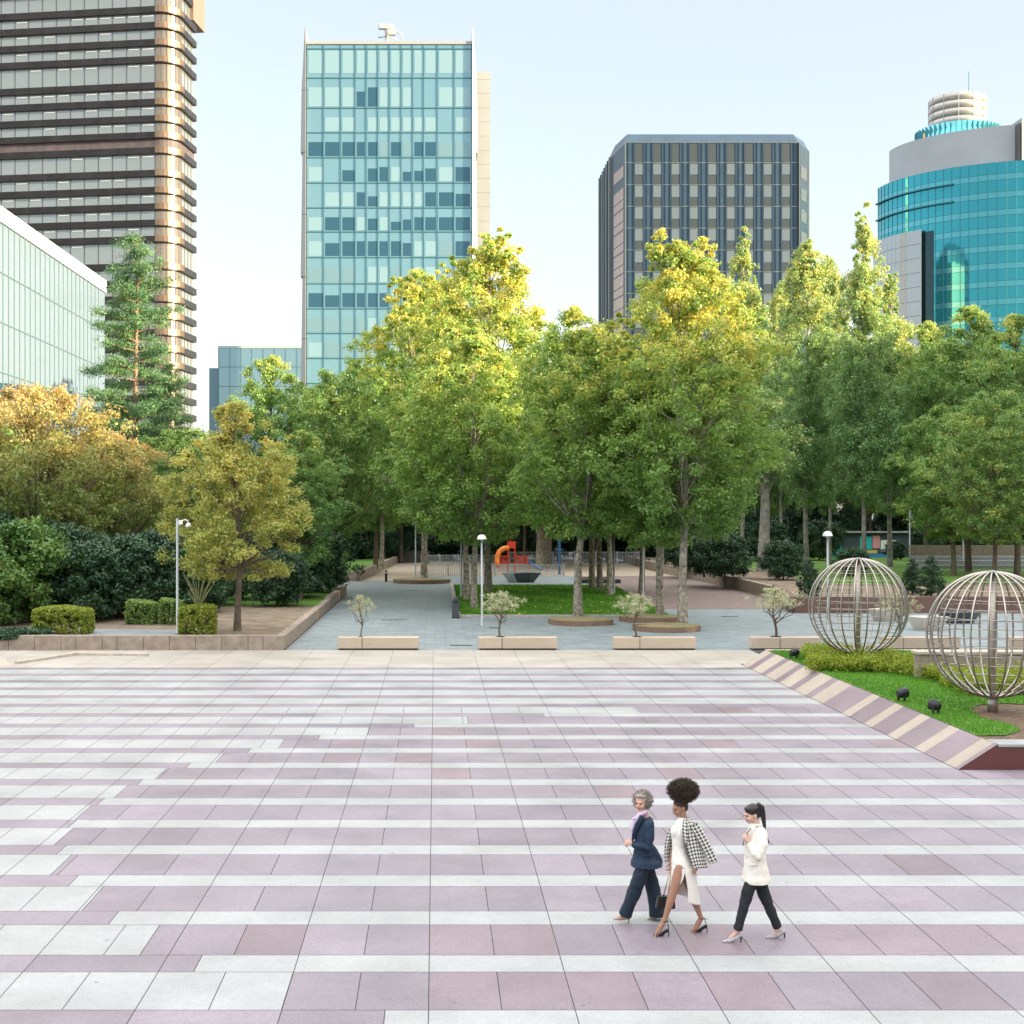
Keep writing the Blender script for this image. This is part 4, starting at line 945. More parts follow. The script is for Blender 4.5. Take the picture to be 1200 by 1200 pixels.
    c = empty('roof_crane', (gx(453,d), d+2.5, H+.45), 0, 'small white maintenance crane standing on the roof of the glass building', 'crane')
    c.scale = (1.2,1.2,1.2); wm = mat('crane_white', (.30,.31,.31), .5, .1); mb = MB(); mb.tube([(0,0,0),(0,0,1.4)], .22, 10); mb.build('mast', wm, c)
    mb = MB(); mb.obox((-.1,0,2.6), (1.0,.4,.28), .2); mb.build('counterweight', wm, c); mb = MB(); mb.obox((.6,0,1.9), (.5,.35,.35), 0); mb.tube([(0,0,1.3),(0,0,2.5)], .3, 8); mb.build('cab', mat('crane_grey', (.35,.36,.36), .6), c)
    mb = MB(); mb.tube([(0,0,2.7),(1.3,0,2.0),(2.1,0,1.4)], .09, 6); mb.tube([(-1.2,0,1.25),(0,0,1.35),(1.4,0,.9)], .09, 6); mb.tube([(2.0,0,0),(2.0,0,2.3)], .06, 6); mb.build('boom', wm, c)
glass_tower()

def low_glass():
    d = 255.0; x0, x1 = gx(256,d), gx(366,d); H = gz(406,d); r = empty('low_glass_building', (0,d,0), 0, 'low blue glass building between the striped tower and the tall glass one', 'building')
    gl = glassmat('blue_facade_glass', (.42,.70,.84), .07, .6, wav=.5, wscale=.15); fr = mat('slate_frame', (.12,.22,.27), .5, .3)
    mb = MB(); mb.box(x0,x1,.1,12,0,H-.05); mb.build('wall', fr, r)
    for k in range(8):
        z1 = H-.3-k*3.6; mb = MB(); mb.quad((x0+.1,0,z1-3.5),(x1,0,z1-3.5),(x1,0,z1),(x0+.1,0,z1)); mb.build('window_band', gl, r)
    mb = MB()
    for k in range(9): mb.box(x0+k*2.1-.05,x0+k*2.1+.05,-.08,-.002,0,H)
    mb.build('mullions', fr, r); mb = MB(); mb.box(x0-.1,x1,-.1,12,H-.3,H+.1); mb.build('parapet', mat('green_edge', (.35,.5,.42), .5), r)
    mb = MB(); mb.box(gx(243,d), x0-.2, 2, 10, 0, gz(430,d)); mb.build('side_annex', fr, r)
low_glass()

def dark_block():
    d = 233.0; r = empty('dark_office_block', (0,d,0), 0, 'slate blue office block with vertical piers, slanted corners and square windows', 'building')
    met = mat('blue_metal', (.012,.036,.068), .42, .3, var=.18, scale=.35); ribm = mat('blue_metal_light', (.018,.052,.092), .45, .2, var=.15, scale=.4); ins = mat('grey_spandrel', (.045,.062,.072), .35, .3, var=.15, scale=.2); wg = glassmat('office_glass', (.30,.37,.40), .08, .45); og = glassmat('orange_reflection_glass', (.42,.19,.09), .12, .6, wav=.6, wscale=.6); lm_ = mat('dark_louvre', (.018,.032,.046), .6); edge = mat('pale_edge', (.13,.155,.165), .4, .4)
    def X(px, dd=d): return gx(px, dd)
    zw = gz(167.5,d); xl, xr = X(733), X(936)
    A = (X(717.5,241.4), 8.4); B = (xl, 0); C = (xr, 0); D_ = (X(947.5,238), 5.0)
    foot = [(A[0], 27), A, B, C, D_, (D_[0], 27)]
    mb = MB(); mb.prism([(x*1 + 0, y) for x, y in foot][::1], 0, zw, 0); wall = mb.build('wall', met, r)
    # sloping roof edge
    cxm, cym = (A[0]+D_[0])/2, 14; top = [(x+(cxm-x)*.035, y+(cym-y)*.13) for x, y in foot]; zt = gz(158,d)+.6
    mb = MB(); n = len(foot)
    for i in range(n): j = (i+1) % n; mb.quad((*foot[i],zw),(*foot[j],zw),(*top[j],zt),(*top[i],zt))
    mb.add([(*p,zt) for p in top], [tuple(range(n))]); mb.build('roof_slope', ribm, r)
    pitch = 21.6*d/F; cols = [X(680+c/4) for c in (275,361,447,533,619,706,792,879,965)]; hw = 9.4*d/F/2
    rowz = [gz(130+y/4, d) for y in (148,243,346,448,550,652,754,856,958,1060,1162,1264)]
    fm = MB(); fm.quad((-hw,-.03,0),(hw,-.03,0),(hw,-.03,1),(-hw,-.03,1)); wm = fm.mesh('window', wg); im = fm.mesh('spandrel', ins); lmm = fm.mesh('louvre', lm_)
    def put(me, nm, x, z0, z1, y=0, rz=0, w_=1): o = bpy.data.objects.new(nm, me); link(o, r); o.location = (x, y, z0); o.scale = (w_, 1, z1-z0); o.rotation_euler = (0,0,rz); return o
    for i in range(9):
        z1, z0 = rowz[i], rowz[i+1]; h = z1-z0
        for j, x in enumerate(cols):
            if i == 0: put(lmm, 'louvre', x, z0+.1, z1-.2)
            elif i == 1: put(wm, 'window', x, z0+h*.46, z1-.15); put(lmm, 'louvre', x, z0+.1, z0+h*.42)
            else: put(wm, 'window', x, z0+h*.43, z1-.12); put(im, 'spandrel', x, z0+.1, z0+h*.40)
    # left bevel panes: warm orange reflection painted into the glass colour
    ang = math.atan2(B[1]-A[1], B[0]-A[0]); mx, my = (A[0]+B[0])/2, (A[1]+B[1])/2
    nx_, ny_ = math.sin(ang), -math.cos(ang)
    fo = MB(); fo.quad((-3.2,-.04,0),(3.2,-.04,0),(3.2,-.04,1),(-3.2,-.04,1)); om = fo.mesh('window', og)
    for i in range(1, 11):
        z1, z0 = rowz[i], rowz[i+1]; h = z1-z0
        o = bpy.data.objects.new('window', om); link(o, r); o.location = (mx, my, z0+h*.43); o.rotation_euler = (0,0,ang); o.scale = (1,1,h*.53)
        if i > 1: o = bpy.data.objects.new('window', om); link(o, r); o.location = (mx, my, z0+.1); o.rotation_euler = (0,0,ang); o.scale = (1,1,h*.36)
        # right bevel
    a2 = math.atan2(D_[1]-C[1], D_[0]-C[0]); mx, my = (D_[0]+C[0])/2, (D_[1]+C[1])/2
    fo = MB(); fo.quad((-1.6,-.04,0),(1.6,-.04,0),(1.6,-.04,1),(-1.6,-.04,1)); om2 = fo.mesh('window', wg)
    for i in range(1, 9):
        z1, z0 = rowz[i], rowz[i+1]; h = z1-z0; o = bpy.data.objects.new('window', om2); link(o, r); o.location = (mx, my, z0+h*.4); o.rotation_euler = (0,0,a2); o.scale = (1,1,h*.55)
    # piers between the window columns
    for k in range(10):
        x = (cols[k-1]+cols[k])/2 if 0 < k < 9 else (cols[0]-pitch/2 if k == 0 else cols[8]+pitch/2)
        mb = MB(); hwp = (pitch/2-hw)*.92
        for (a, b, y) in ((-hwp,-hwp+.16,-.10),(hwp-.16,hwp,-.10),(-hwp*.3,hwp*.3,-.07)): mb.box(a,b,y,0,0,zw)
        mb.build('pier', ribm, r, (x,0,0))
    mb = MB()
    for z in rowz: mb.box(xl,xr,-.10,-.02,z-.06,z+.06)
    mb.build('floor_joint', edge, r)
    mb = MB(); mb.box(xl-.12,xl+.05,-.4,-.02,0,zw); mb.box(xr-.05,xr+.12,-.4,-.02,0,zw)
    mb.tube([(D_[0],D_[1],0),(D_[0],D_[1],zw)], .2, 6); mb.build('corner_edge', edge, r)
    # receding left side fins
    for k in range(7):
        mb = MB(); y = A[1]+1.2+k*2.5; mb.box(A[0]-.5,A[0],y-.35,y+.35,0,zw); mb.build('side_fin', met if k % 2 else edge, r)
    mb = MB(); q0 = D_[0]+.1
    for k in range(14): z = gz(188,d)-k*4.6; mb.box(q0, q0+1.0, 9, 24, z-.9, z)
    mb.box(q0+.85, q0+1.1, 9, 24, 0, gz(186,d)); mb.build('side_balconies', mat('bronze_balcony', (.42,.33,.24), .5, .3), r)
dark_block()

def curved_tower():
    d = 300.0; cx = gx(1206,d); r = empty('curved_glass_tower', (cx, d, 0), 0, 'turquoise curved glass tower with grey drum top and silver cylinder, at the right edge', 'building')
    tq = glassmat('turquoise_glass', (.07,.60,.72), .05, .72); tq2 = glassmat('turquoise_band', (.17,.72,.84), .07, .65); line = mat('teal_line', (.015,.16,.21), .5, .2); grey = mat('grey_cladding', (.30,.335,.37), .5, .35, var=.05, scale=.2); silver = mat('silver_cladding', (.36,.35,.33), .35, .6, var=.08, scale=.3); whp = glassmat('white_glass_screen', (.62,.70,.76), .14, .4); dkg = glassmat('dark_recess_glass', (.015,.07,.09), .08, .5)
    rx, ry = 33.3, 26.0
    def arc(R1, R2, n=110, a0=PI, a1=2*PI): return [(R1*math.cos(a0+(a1-a0)*k/n), R2*math.sin(a0+(a1-a0)*k/n)) for k in range(n+1)]
    H = gz(185,274); fh = 20*.1711*1.0
    mb = MB(); mb.prism(arc(rx-.3, ry-.3), 0, H-.2); mb.build('inner_wall', line, r)
    z = H; k = 0; zl = []
    while z > 8:
        z0 = z-3.62; zl.append(z)
        mb = MB(); p = arc(rx, ry)
        for a, b in zip(p, p[1:]): mb.quad((*a,z0+1.25),(*b,z0+1.25),(*b,z-.03),(*a,z-.03))
        mb.build('window_band', tq, r)
        mb = MB()
        for a, b in zip(p, p[1:]): mb.quad((*a,z0+.03),(*b,z0+.03),(*b,z0+1.2),(*a,z0+1.2))
        mb.build('spandrel_band', tq2, r); z = z0
    mb = MB()
    for i, (x, y) in enumerate(arc(rx+.02, ry+.02)[1::2]): mb.box(x-.05,x+.05,y-.05,y+.05,4,H)
    mb.build('mullions', line, r)
    for zz in zl[:4] if False else zl[1:3]:
        mb = MB(); p = arc(rx+.55, ry+.55, 110, PI, PI*1.25); q = arc(rx-.1, ry-.1, 110, PI, PI*1.25)
        for a, b, c, e in zip(p, p[1:], q[1:], q): mb.quad((*e,zz),(*c,zz),(*b,zz),(*a,zz)); mb.quad((*a,zz+.25),(*b,zz+.25),(*c,zz+.25),(*e,zz+.25)); mb.quad((*a,zz),(*b,zz),(*b,zz+.25),(*a,zz+.25))
        mb.build('ledge', line, r)
    mb = MB(); mb.add([(*p,H) for p in arc(rx, ry)]+[(0,0,H)], [tuple(range(112))]); mb.build('terrace', grey, r)
    # grey drum
    Rg = (1206-1042)*d/F; Hg = gz(143.5,278); mb = MB(); p = arc(Rg, Rg*.72, 60, PI, 2*PI*.955); mb.prism(p+[(p[-1][0],4)], H-1, Hg); o = mb.build('grey_drum', grey, r)
    mb = MB(); a = math.radians(268); mb.box(gx(1193,278)-cx, gx(1195,278)-cx, -Rg*.72-.25, -Rg*.72+1.5, H, Hg-.2); mb.build('drum_seam', mat('dark_seam', (.07,.07,.075), .6), r)
    mb = MB(); mb.box(gx(1196,278)-cx, 30, -Rg*.72-.5, 10, H, Hg+.8); mb.build('upper_block', grey, r)
    # teal ring and silver cylinder
    c2 = gx(1122,d)-cx; R2 = 47*d/F; mb = MB(); mb.lathe([(R2,Hg-6),(R2,gz(141,291)+.2)], 48, (c2,0,0)); mb.build('glass_ring', tq2, r)
    mb = MB()
    for k in range(48): a = 2*PI*k/48; mb.box(c2+R2*math.cos(a)-.08,c2+R2*math.cos(a)+.08,R2*math.sin(a)-.08,R2*math.sin(a)+.08,Hg-6,gz(141,291)+.16)
    mb.build('ring_mullions', line, r)
    R3 = 32*d/F; zt = gz(106,294); zb = gz(143,294); n = 6
    for k in range(4):
        a, b = zb+(zt-zb)*k/4, zb+(zt-zb)*(k+1)/4; mb = MB(); mb.lathe([(R3-.3,a),(R3,a+.18),(R3,b-.12),(R3-.3,b)], 48, (c2,0,0)); mb.build('silver_ring', silver, r)
    mb = MB()
    for k in range(12): a = 2*PI*k/12+.2; mb.box(c2+R3*math.cos(a)-.06,c2+R3*math.cos(a)+.06,R3*math.sin(a)-.06,R3*math.sin(a)+.06,zb,zt)
    mb.build('panel_joints', grey, r)
    mb = MB(); mb.tube([(c2+2.5,0,zt),(c2+2.5,0,zt+6)], .08, 5); mb.tube([(c2-3,0,zt),(c2-3,0,zt+1.2)], .1, 5); mb.tube([(c2-2.2,0,zt),(c2-2.2,0,zt+1.0)], .1, 5); mb.build('antenna', line, r)
    mb = MB(); mb.tube([(c2-8.3,-3,Hg-1),(c2-8.3,-3,Hg+3)], .3, 6); mb.tube([(c2-9.5,-3,Hg+1.2),(c2-5,-3,Hg+3.5)], .22, 6); mb.build('roof_rig', mat('rig_yellow', (.55,.38,.15), .5), r)
    # white curved screen on the left part
    a0, a1 = PI*1.0, None
    ps = [(x, y) for x, y in arc(rx+.9, ry+.9, 200)]; xe = gx(1091,280)-cx; ps = [p for p in ps if p[0] < xe]
    zs_ = gz(262,280); 
    for k in range(22):
        z1 = zs_-k*3.0; z0 = z1-2.92
        if z0 < 6: break
        mb = MB()
        for a, b in zip(ps, ps[1:]): mb.quad((*a,z0),(*b,z0),(*b,z1),(*a,z1))
        mb.build('white_screen', whp, r)
    mb = MB(); e = ps[-1]; mb.quad((e[0],e[1],4),(e[0],e[1]+3,4),(e[0],e[1]+3,zs_),(e[0],e[1],zs_))
    for x, y in ps[::3]: mb.box(x-.05,x+.05,y-.06,y+.02,4,zs_)
    mb.build('screen_frame', mat('pale_screen_frame', (.42,.47,.5), .5), r)
    ps = [(x, y) for x, y in arc(rx+.06, ry+.06, 200) if gx(1092.5,280)-cx < x < gx(1104,280)-cx]
    mb = MB()
    for a, b in zip(ps, ps[1:]): mb.quad((*a,4),(*b,4),(*b,zs_-.5),(*a,zs_-.5))
    mb.build('dark_recess', dkg, r)
curved_tower()

# towers of the same district standing behind the viewer's right shoulder: they shade the square
sdir = Vector((.93, -.3676)); perp = Vector((.3676, .93))
shm = mat('stone_facade', (.30,.27,.24), .7, var=.1, scale=.1); shg = glassmat('shade_block_glass', (.14,.16,.18), .12, .5)
for k, (w0, w1, dist, h) in enumerate(SHADE):
    c = sdir*dist + perp*((w0+w1)/2); r = empty('neighbouring_block', (c.x, c.y, 0), math.atan2(perp.y, perp.x), ['broad stone office block outside the frame to the right that keeps the plaza in shade','second stone office block farther along outside the right of the frame','third stone office block behind the viewer outside the frame','low stone block outside the frame between taller ones','last and farthest stone block outside the right of the frame'][k], 'building')
    L_ = (w1-w0)/2-.05; mb = MB(); mb.box(-L_,L_,-8,8,0,h); mb.build('wall', shm, r)
    n = int(h/4)
    for q in range(n): mb = MB(); mb.box(-L_+1,L_-1,7.9,8.05,q*4+1.2,q*4+3.2); mb.box(-L_+1,L_-1,-8.05,-7.9,q*4+1.2,q*4+3.2); mb.build('window_band', shg, r)
    mb = MB(); mb.box(-L_,L_,-8.3,8.3,h,h+.8); mb.build('parapet', shm, r)
# ------------------------------------------------------------------ people
def skinmat(name, col, lip):
    m = mat(name, col, .5, var=.06, scale=20, sub=.08); return m
def headpose(c, yaw, pitch, roll=0):
    """local head frame: -X is the face direction, Z up"""
    return Matrix.Translation(Vector(c)) @ Matrix.Rotation(yaw, 4, 'Z') @ Matrix.Rotation(pitch, 4, 'Y') @ Matrix.Rotation(roll, 4, 'X')
def hb(mb, Mx, c, r):
    mb.ball(Mx @ Vector(c), r, 16, 10, 0, Mx.to_3x3())
def head(mb, Mx, s=1.0):
    hb(mb, Mx, (.012*s,0,.035*s), (.094*s,.074*s,.088*s))       # cranium
    hb(mb, Mx, (-.030*s,0,-.015*s), (.062*s,.060*s,.080*s))     # face
    hb(mb, Mx, (-.046*s,0,-.070*s), (.034*s,.038*s,.032*s))     # jaw
    hb(mb, Mx, (-.070*s,0,-.092*s), (.016*s,.018*s,.014*s))     # chin
    mb.limb([Mx@Vector((-.088*s,0,.010*s)), Mx@Vector((-.104*s,0,-.024*s)), Mx@Vector((-.110*s,0,-.030*s))], [.007*s,.011*s,.011*s], seg=8)
    hb(mb, Mx, (-.086*s,0,.022*s), (.012*s,.052*s,.010*s))      # brow
    for e in (-1, 1):
        hb(mb, Mx, (-.070*s,e*.040*s,-.030*s), (.022*s,.020*s,.022*s))
        hb(mb, Mx, (.012*s,e*.074*s,-.012*s), (.018*s,.009*s,.030*s))
        hb(mb, Mx, (-.0835*s,e*.030*s,.004*s), (.010*s,.014*s,.009*s))
    hb(mb, Mx, (-.089*s,0,-.055*s), (.013*s,.022*s,.006*s)); hb(mb, Mx, (-.087*s,0,-.066*s), (.012*s,.019*s,.006*s))
def face_paint(me, Mx, mats_n, s=1.0):
    """skin=0 eye=1 lip=2 brow=3"""
    inv = Mx.inverted()
    for p in me.polygons:
        c = inv @ p.center
        if (c.x < -.06*s):
            if abs(c.z+.060*s) < .0125*s and abs(c.y) < .021*s and c.x < -.082*s: p.material_index = 2
            for e in (-1, 1):
                dy, dz = (c.y-e*.031*s)/(.0145*s), (c.z-.003*s)/(.0062*s)
                if dy*dy+dz*dz < 1: p.material_index = 1
                if abs(c.z-(.021*s)) < .0036*s and abs(c.y-e*.033*s) < .019*s: p.material_index = 3
def hand(mb, w, d, n, curl=.5, side=1, s=1.0):
    """w wrist, d pointing direction, n palm normal; five separate fingers"""
    d = Vector(d).normalized(); n = Vector(n); n = (n-d*n.dot(d)).normalized(); b = d.cross(n)*side; w = Vector(w)
    R3 = Matrix((d, b, n)).transposed()
    mb.ball(w+d*.045*s, (.052*s,.037*s,.016*s), 12, 8, 0, R3)
    for k, (off, L_) in enumerate(((-.028,.068),(-.010,.078),(.009,.073),(.027,.058))):
        p0 = w+d*.075*s+b*off*s; a1 = curl*.6; a2 = curl*1.5; q1 = d*math.cos(a1)+n*math.sin(a1); q2 = d*math.cos(a2)+n*math.sin(a2)
        p1 = p0+q1*L_*.5*s; p2 = p1+q2*L_*.5*s; mb.limb([p0, p1, p2], [.0098*s,.009*s,.0075*s], seg=8)
    t0 = w+d*.025*s-b*.03*s; t1 = t0+(d*.6-b*.6+n*.3).normalized()*.035*s; t2 = t1+(d*.9-b*.05+n*.5).normalized()*.03*s; mb.limb([t0,t1,t2],[.013*s,.011*s,.009*s], seg=8)
def loft(mb, rows, seg=20, m=0, pw=2.0):
    """rows: (centre xyz, rx, ry) horizontal superellipse rings, capped"""
    rs = []
    for c, rx, ry in rows:
        ring = []
        for k in range(seg):
            a = 2*PI*k/seg; ca, sa = math.cos(a), math.sin(a)
            ring.append((c[0]+rx*math.copysign(abs(ca)**(2/pw), ca), c[1]+ry*math.copysign(abs(sa)**(2/pw), sa), c[2]))
        rs.append(ring)
    if rs[0][0][2] > rs[-1][0][2]: rs = rs[::-1]
    mb.rings(rs, m)
def meshobj(name, me, mats_, parent, **kw):
    ix = [0]*len(me.polygons); me.polygons.foreach_get('material_index', ix); me.materials.clear()
    for q in (mats_ if isinstance(mats_, (list, tuple)) else [mats_]): me.materials.append(q)
    if isinstance(mats_, (list, tuple)): me.polygons.foreach_set('material_index', ix)
    o = bpy.data.objects.new(name, me); link(o, parent); tag(o, **kw); return o
def curls(name, parent, material, centre, rad, n, size, seed, thick=.0028, tight=1.0, cut=None, gravity=0):
    rng = np.random.default_rng(seed); mb = MB(); c = Vector(centre)
    for k in range(n):
        d = Vector(rng.normal(size=3)).normalized()
        p = c + Vector((d.x*rad[0], d.y*rad[1], d.z*rad[2]))*(.72+.3*rng.random())
        if cut and cut(p): continue
        ax = Vector(rng.normal(size=3)).normalized(); u = ax.cross(d).normalized() if ax.cross(d).length > .1 else Vector((1,0,0)); v = d.cross(u)
        pts = []; ph = rng.random()*6
        for q in range(7): t = q/6; pts.append(p+d*size*t*.9+(u*math.cos(ph+t*7*tight)+v*math.sin(ph+t*7*tight))*size*.24+Vector((0,0,-gravity*t*size)))
        mb.tube(pts, [thick*(1-.5*q/6) for q in range(7)], 4, cap=False)
    return mb.build(name, material, parent)

def person(fn, D, label, loc_px):
    """figure built round its own ground point"""
    o0 = Vector((gx(loc_px, D), D, 0)); root = empty('person', o0, 0, label, 'person')
    def P(px, py, y=0):
        d = D+y; return Vector(((px-CX)*d/F, d, CH-(py-HY)*d/F))-o0
    fn(root, P); return root

hairgrey = mat('grey_curly_hair', (.16,.135,.12), .6, col2=(.42,.38,.35), scale=25); hairblack = mat('black_hair', (.012,.010,.012), .4); hairafro = mat('dark_afro_hair', (.022,.015,.012), .75, col2=(.075,.045,.028), scale=14)
eyem = mat('eye_dark', (.03,.02,.018), .25); lipm = mat('lip_rose', (.40,.10,.09), .4); lipm2 = mat('lip_brown', (.26,.075,.065), .4); browm = mat('brow_dark', (.12,.08,.065), .6)
skinA = skinmat('skin_light', (.60,.36,.27), 0); skinB = skinmat('skin_brown', (.36,.19,.125), 0); skinC = skinmat('skin_fair', (.60,.38,.30), 0)
navy = mat('navy_wool', (.009,.026,.062), .75, var=.15, scale=12, bump=.15, bscale=120); navy2 = mat('navy_trouser', (.006,.018,.036), .8, var=.2, scale=6, bump=.12, bscale=90)
lilac = mat('lilac_blouse', (.60,.48,.66), .55, var=.08); redm = mat('red_trim', (.45,.05,.08), .5); beige = mat('beige_suede', (.42,.29,.21), .6); whitef = mat('white_fabric', (.80,.77,.72), .65, var=.04, scale=5, bump=.2, bscale=7, sheen=.2); creamf = mat('cream_blazer', (.80,.76,.69), .7, var=.04, scale=6, bump=.2, bscale=8, sheen=.2)
blackf = mat('black_fabric', (.012,.015,.019), .8, var=.3, scale=7, bump=.2, bscale=50); blackl = mat('black_leather', (.012,.012,.014), .3, bump=.1, bscale=60); goldm = mat('gold_chain', (.60,.45,.22), .3, .8); button = mat('button_dark', (.02,.02,.03), .3)
def snakemat():
    m, nt, N, L, b = newmat('snakeskin'); tc = N.new('ShaderNodeTexCoord'); vo = N.new('ShaderNodeTexVoronoi'); vo.inputs['Scale'].default_value = 70; L.new(tc.outputs['Object'], vo.inputs['Vector'])
    r = N.new('ShaderNodeValToRGB'); r.color_ramp.elements[0].position = .15; r.color_ramp.elements[0].color = (.03,.03,.045,1); r.color_ramp.elements[1].position = .5; r.color_ramp.elements[1].color = (.45,.42,.46,1); L.new(vo.outputs['Distance'], r.inputs[0]); L.new(r.outputs[0], b.inputs['Base Color']); setp(b, rough=.35); return m
snake = snakemat()
def houndmat():
    m, nt, N, L, b = newmat('houndstooth_tweed'); setp(b, rough=.85)
    uv = N.new('ShaderNodeUVMap'); uv.uv_map = 'cloth'; sx = N.new('ShaderNodeSeparateXYZ'); L.new(uv.outputs[0], sx.inputs[0])
    def fr(s, k, o=0, thr=.5):
        a = N.new('ShaderNodeMath'); a.operation = 'MULTIPLY_ADD'; a.inputs[1].default_value = k; a.inputs[2].default_value = o; L.new(s, a.inputs[0]); f = N.new('ShaderNodeMath'); f.operation = 'FRACT'; L.new(a.outputs[0], f.inputs[0]); g = N.new('ShaderNodeMath'); g.operation = 'LESS_THAN'; g.inputs[1].default_value = thr; L.new(f.outputs[0], g.inputs[0]); return g.outputs[0]
    K = 22.0; a = fr(sx.outputs[0], K); c = fr(sx.outputs[1], K)
    s_ = N.new('ShaderNodeMath'); s_.operation = 'ADD'; L.new(sx.outputs[0], s_.inputs[0]); L.new(sx.outputs[1], s_.inputs[1]); tw = fr(s_.outputs[0], K*2)
    # warp/weft: both dark -> dark, both light -> light, else diagonal twill teeth
    add = N.new('ShaderNodeMath'); add.operation = 'ADD'; L.new(a, add.inputs[0]); L.new(c, add.inputs[1])
    half = N.new('ShaderNodeMath'); half.operation = 'MULTIPLY'; half.inputs[1].default_value = .5; L.new(add.outputs[0], half.inputs[0])
    w = N.new('ShaderNodeMath'); w.operation = 'MULTIPLY_ADD'; w.inputs[1].default_value = .5; w.inputs[2].default_value = -.25; L.new(tw, w.inputs[0])
    t = N.new('ShaderNodeMath'); t.operation = 'ADD'; L.new(half.outputs[0], t.inputs[0]); L.new(w.outputs[0], t.inputs[1]); g = N.new('ShaderNodeMath'); g.operation = 'GREATER_THAN'; g.inputs[1].default_value = .5; L.new(t.outputs[0], g.inputs[0])
    mx = N.new('ShaderNodeMix'); mx.data_type = 'RGBA'; L.new(g.outputs[0], mx.inputs['Factor']); mx.inputs['A'].default_value = (.74,.73,.68,1); mx.inputs['B'].default_value = (.012,.016,.024,1); L.new(mx.outputs['Result'], b.inputs['Base Color']); return m
hound = houndmat()
def folds(o, s=.014, size=.09, seed=0):
    t = bpy.data.textures.new('folds', 'CLOUDS'); t.noise_scale = size; t.noise_depth = 1
    m = o.modifiers.new('folds', 'DISPLACE'); m.texture = t; m.strength = s; m.mid_level = .5; m.texture_coords = 'LOCAL'; return o
def cloth_sheet(name, rows, parent, material, th=.012, sub=2):
    """rows of points -> open sheet with thickness and a cloth UV in metres"""
    nr, nc = len(rows), len(rows[0]); me = bpy.data.meshes.new(name); V = [tuple(p) for r in rows for p in r]
    Fs = [(i*nc+j, i*nc+j+1, (i+1)*nc+j+1, (i+1)*nc+j) for i in range(nr-1) for j in range(nc-1)]
    me.from_pydata(V, [], Fs); uvl = me.uv_layers.new(name='cloth'); U = {}
    mid = nr//2; ua = [0]
    for j in range(1, nc): ua.append(ua[-1]+(Vector(rows[mid][j])-Vector(rows[mid][j-1])).length)
    for i in range(nr):
        for j in range(nc): U[i*nc+j] = (ua[j], sum((Vector(rows[k][j])-Vector(rows[k-1][j])).length for k in range(1, i+1)))
    for lp in me.loops: uvl.data[lp.index].uv = U[lp.vertex_index]
    me.polygons.foreach_set('use_smooth', [True]*len(me.polygons)); me.materials.append(material)
    o = bpy.data.objects.new(name, me); link(o, parent); s = o.modifiers.new('sub', 'SUBSURF'); s.levels = s.render_levels = sub; so = o.modifiers.new('th', 'SOLIDIFY'); so.thickness = th; so.offset = 0; return o
def pump(parent, heel, toe, m1, m2, hh=.07, w=.036, name='shoe'):
    """heel: back of sole at the ankle height, toe: tip; both Vectors"""
    heel, toe = Vector(heel), Vector(toe); d = toe-heel; L_ = d.length; d2 = d.normalized(); up = Vector((0,0,1)); mb = MB()
    ball = heel.lerp(toe, .62); ball.z = toe.z
    pts = [heel+Vector((0,0,hh+.012)), heel.lerp(ball,.35)+Vector((0,0,hh*.72)), heel.lerp(ball,.75)+Vector((0,0,hh*.28+.012)), ball+Vector((0,0,.018)), toe+Vector((0,0,.010))-d2*.005]
    mb.limb(pts, [.030,.032,.034,.030,.010], seg=12); 
    me = remesh(mb, name, .006, 3); o = meshobj(name, me, m1, parent)
    hp = MB(); hp.tube([heel+Vector((0,0,hh+.005))-d2*.008, heel+Vector((0,0,hh*.5))-d2*.016, heel-d2*.012], [.020,.010,.0075], 8); hp.build('heel', m2, o); return o

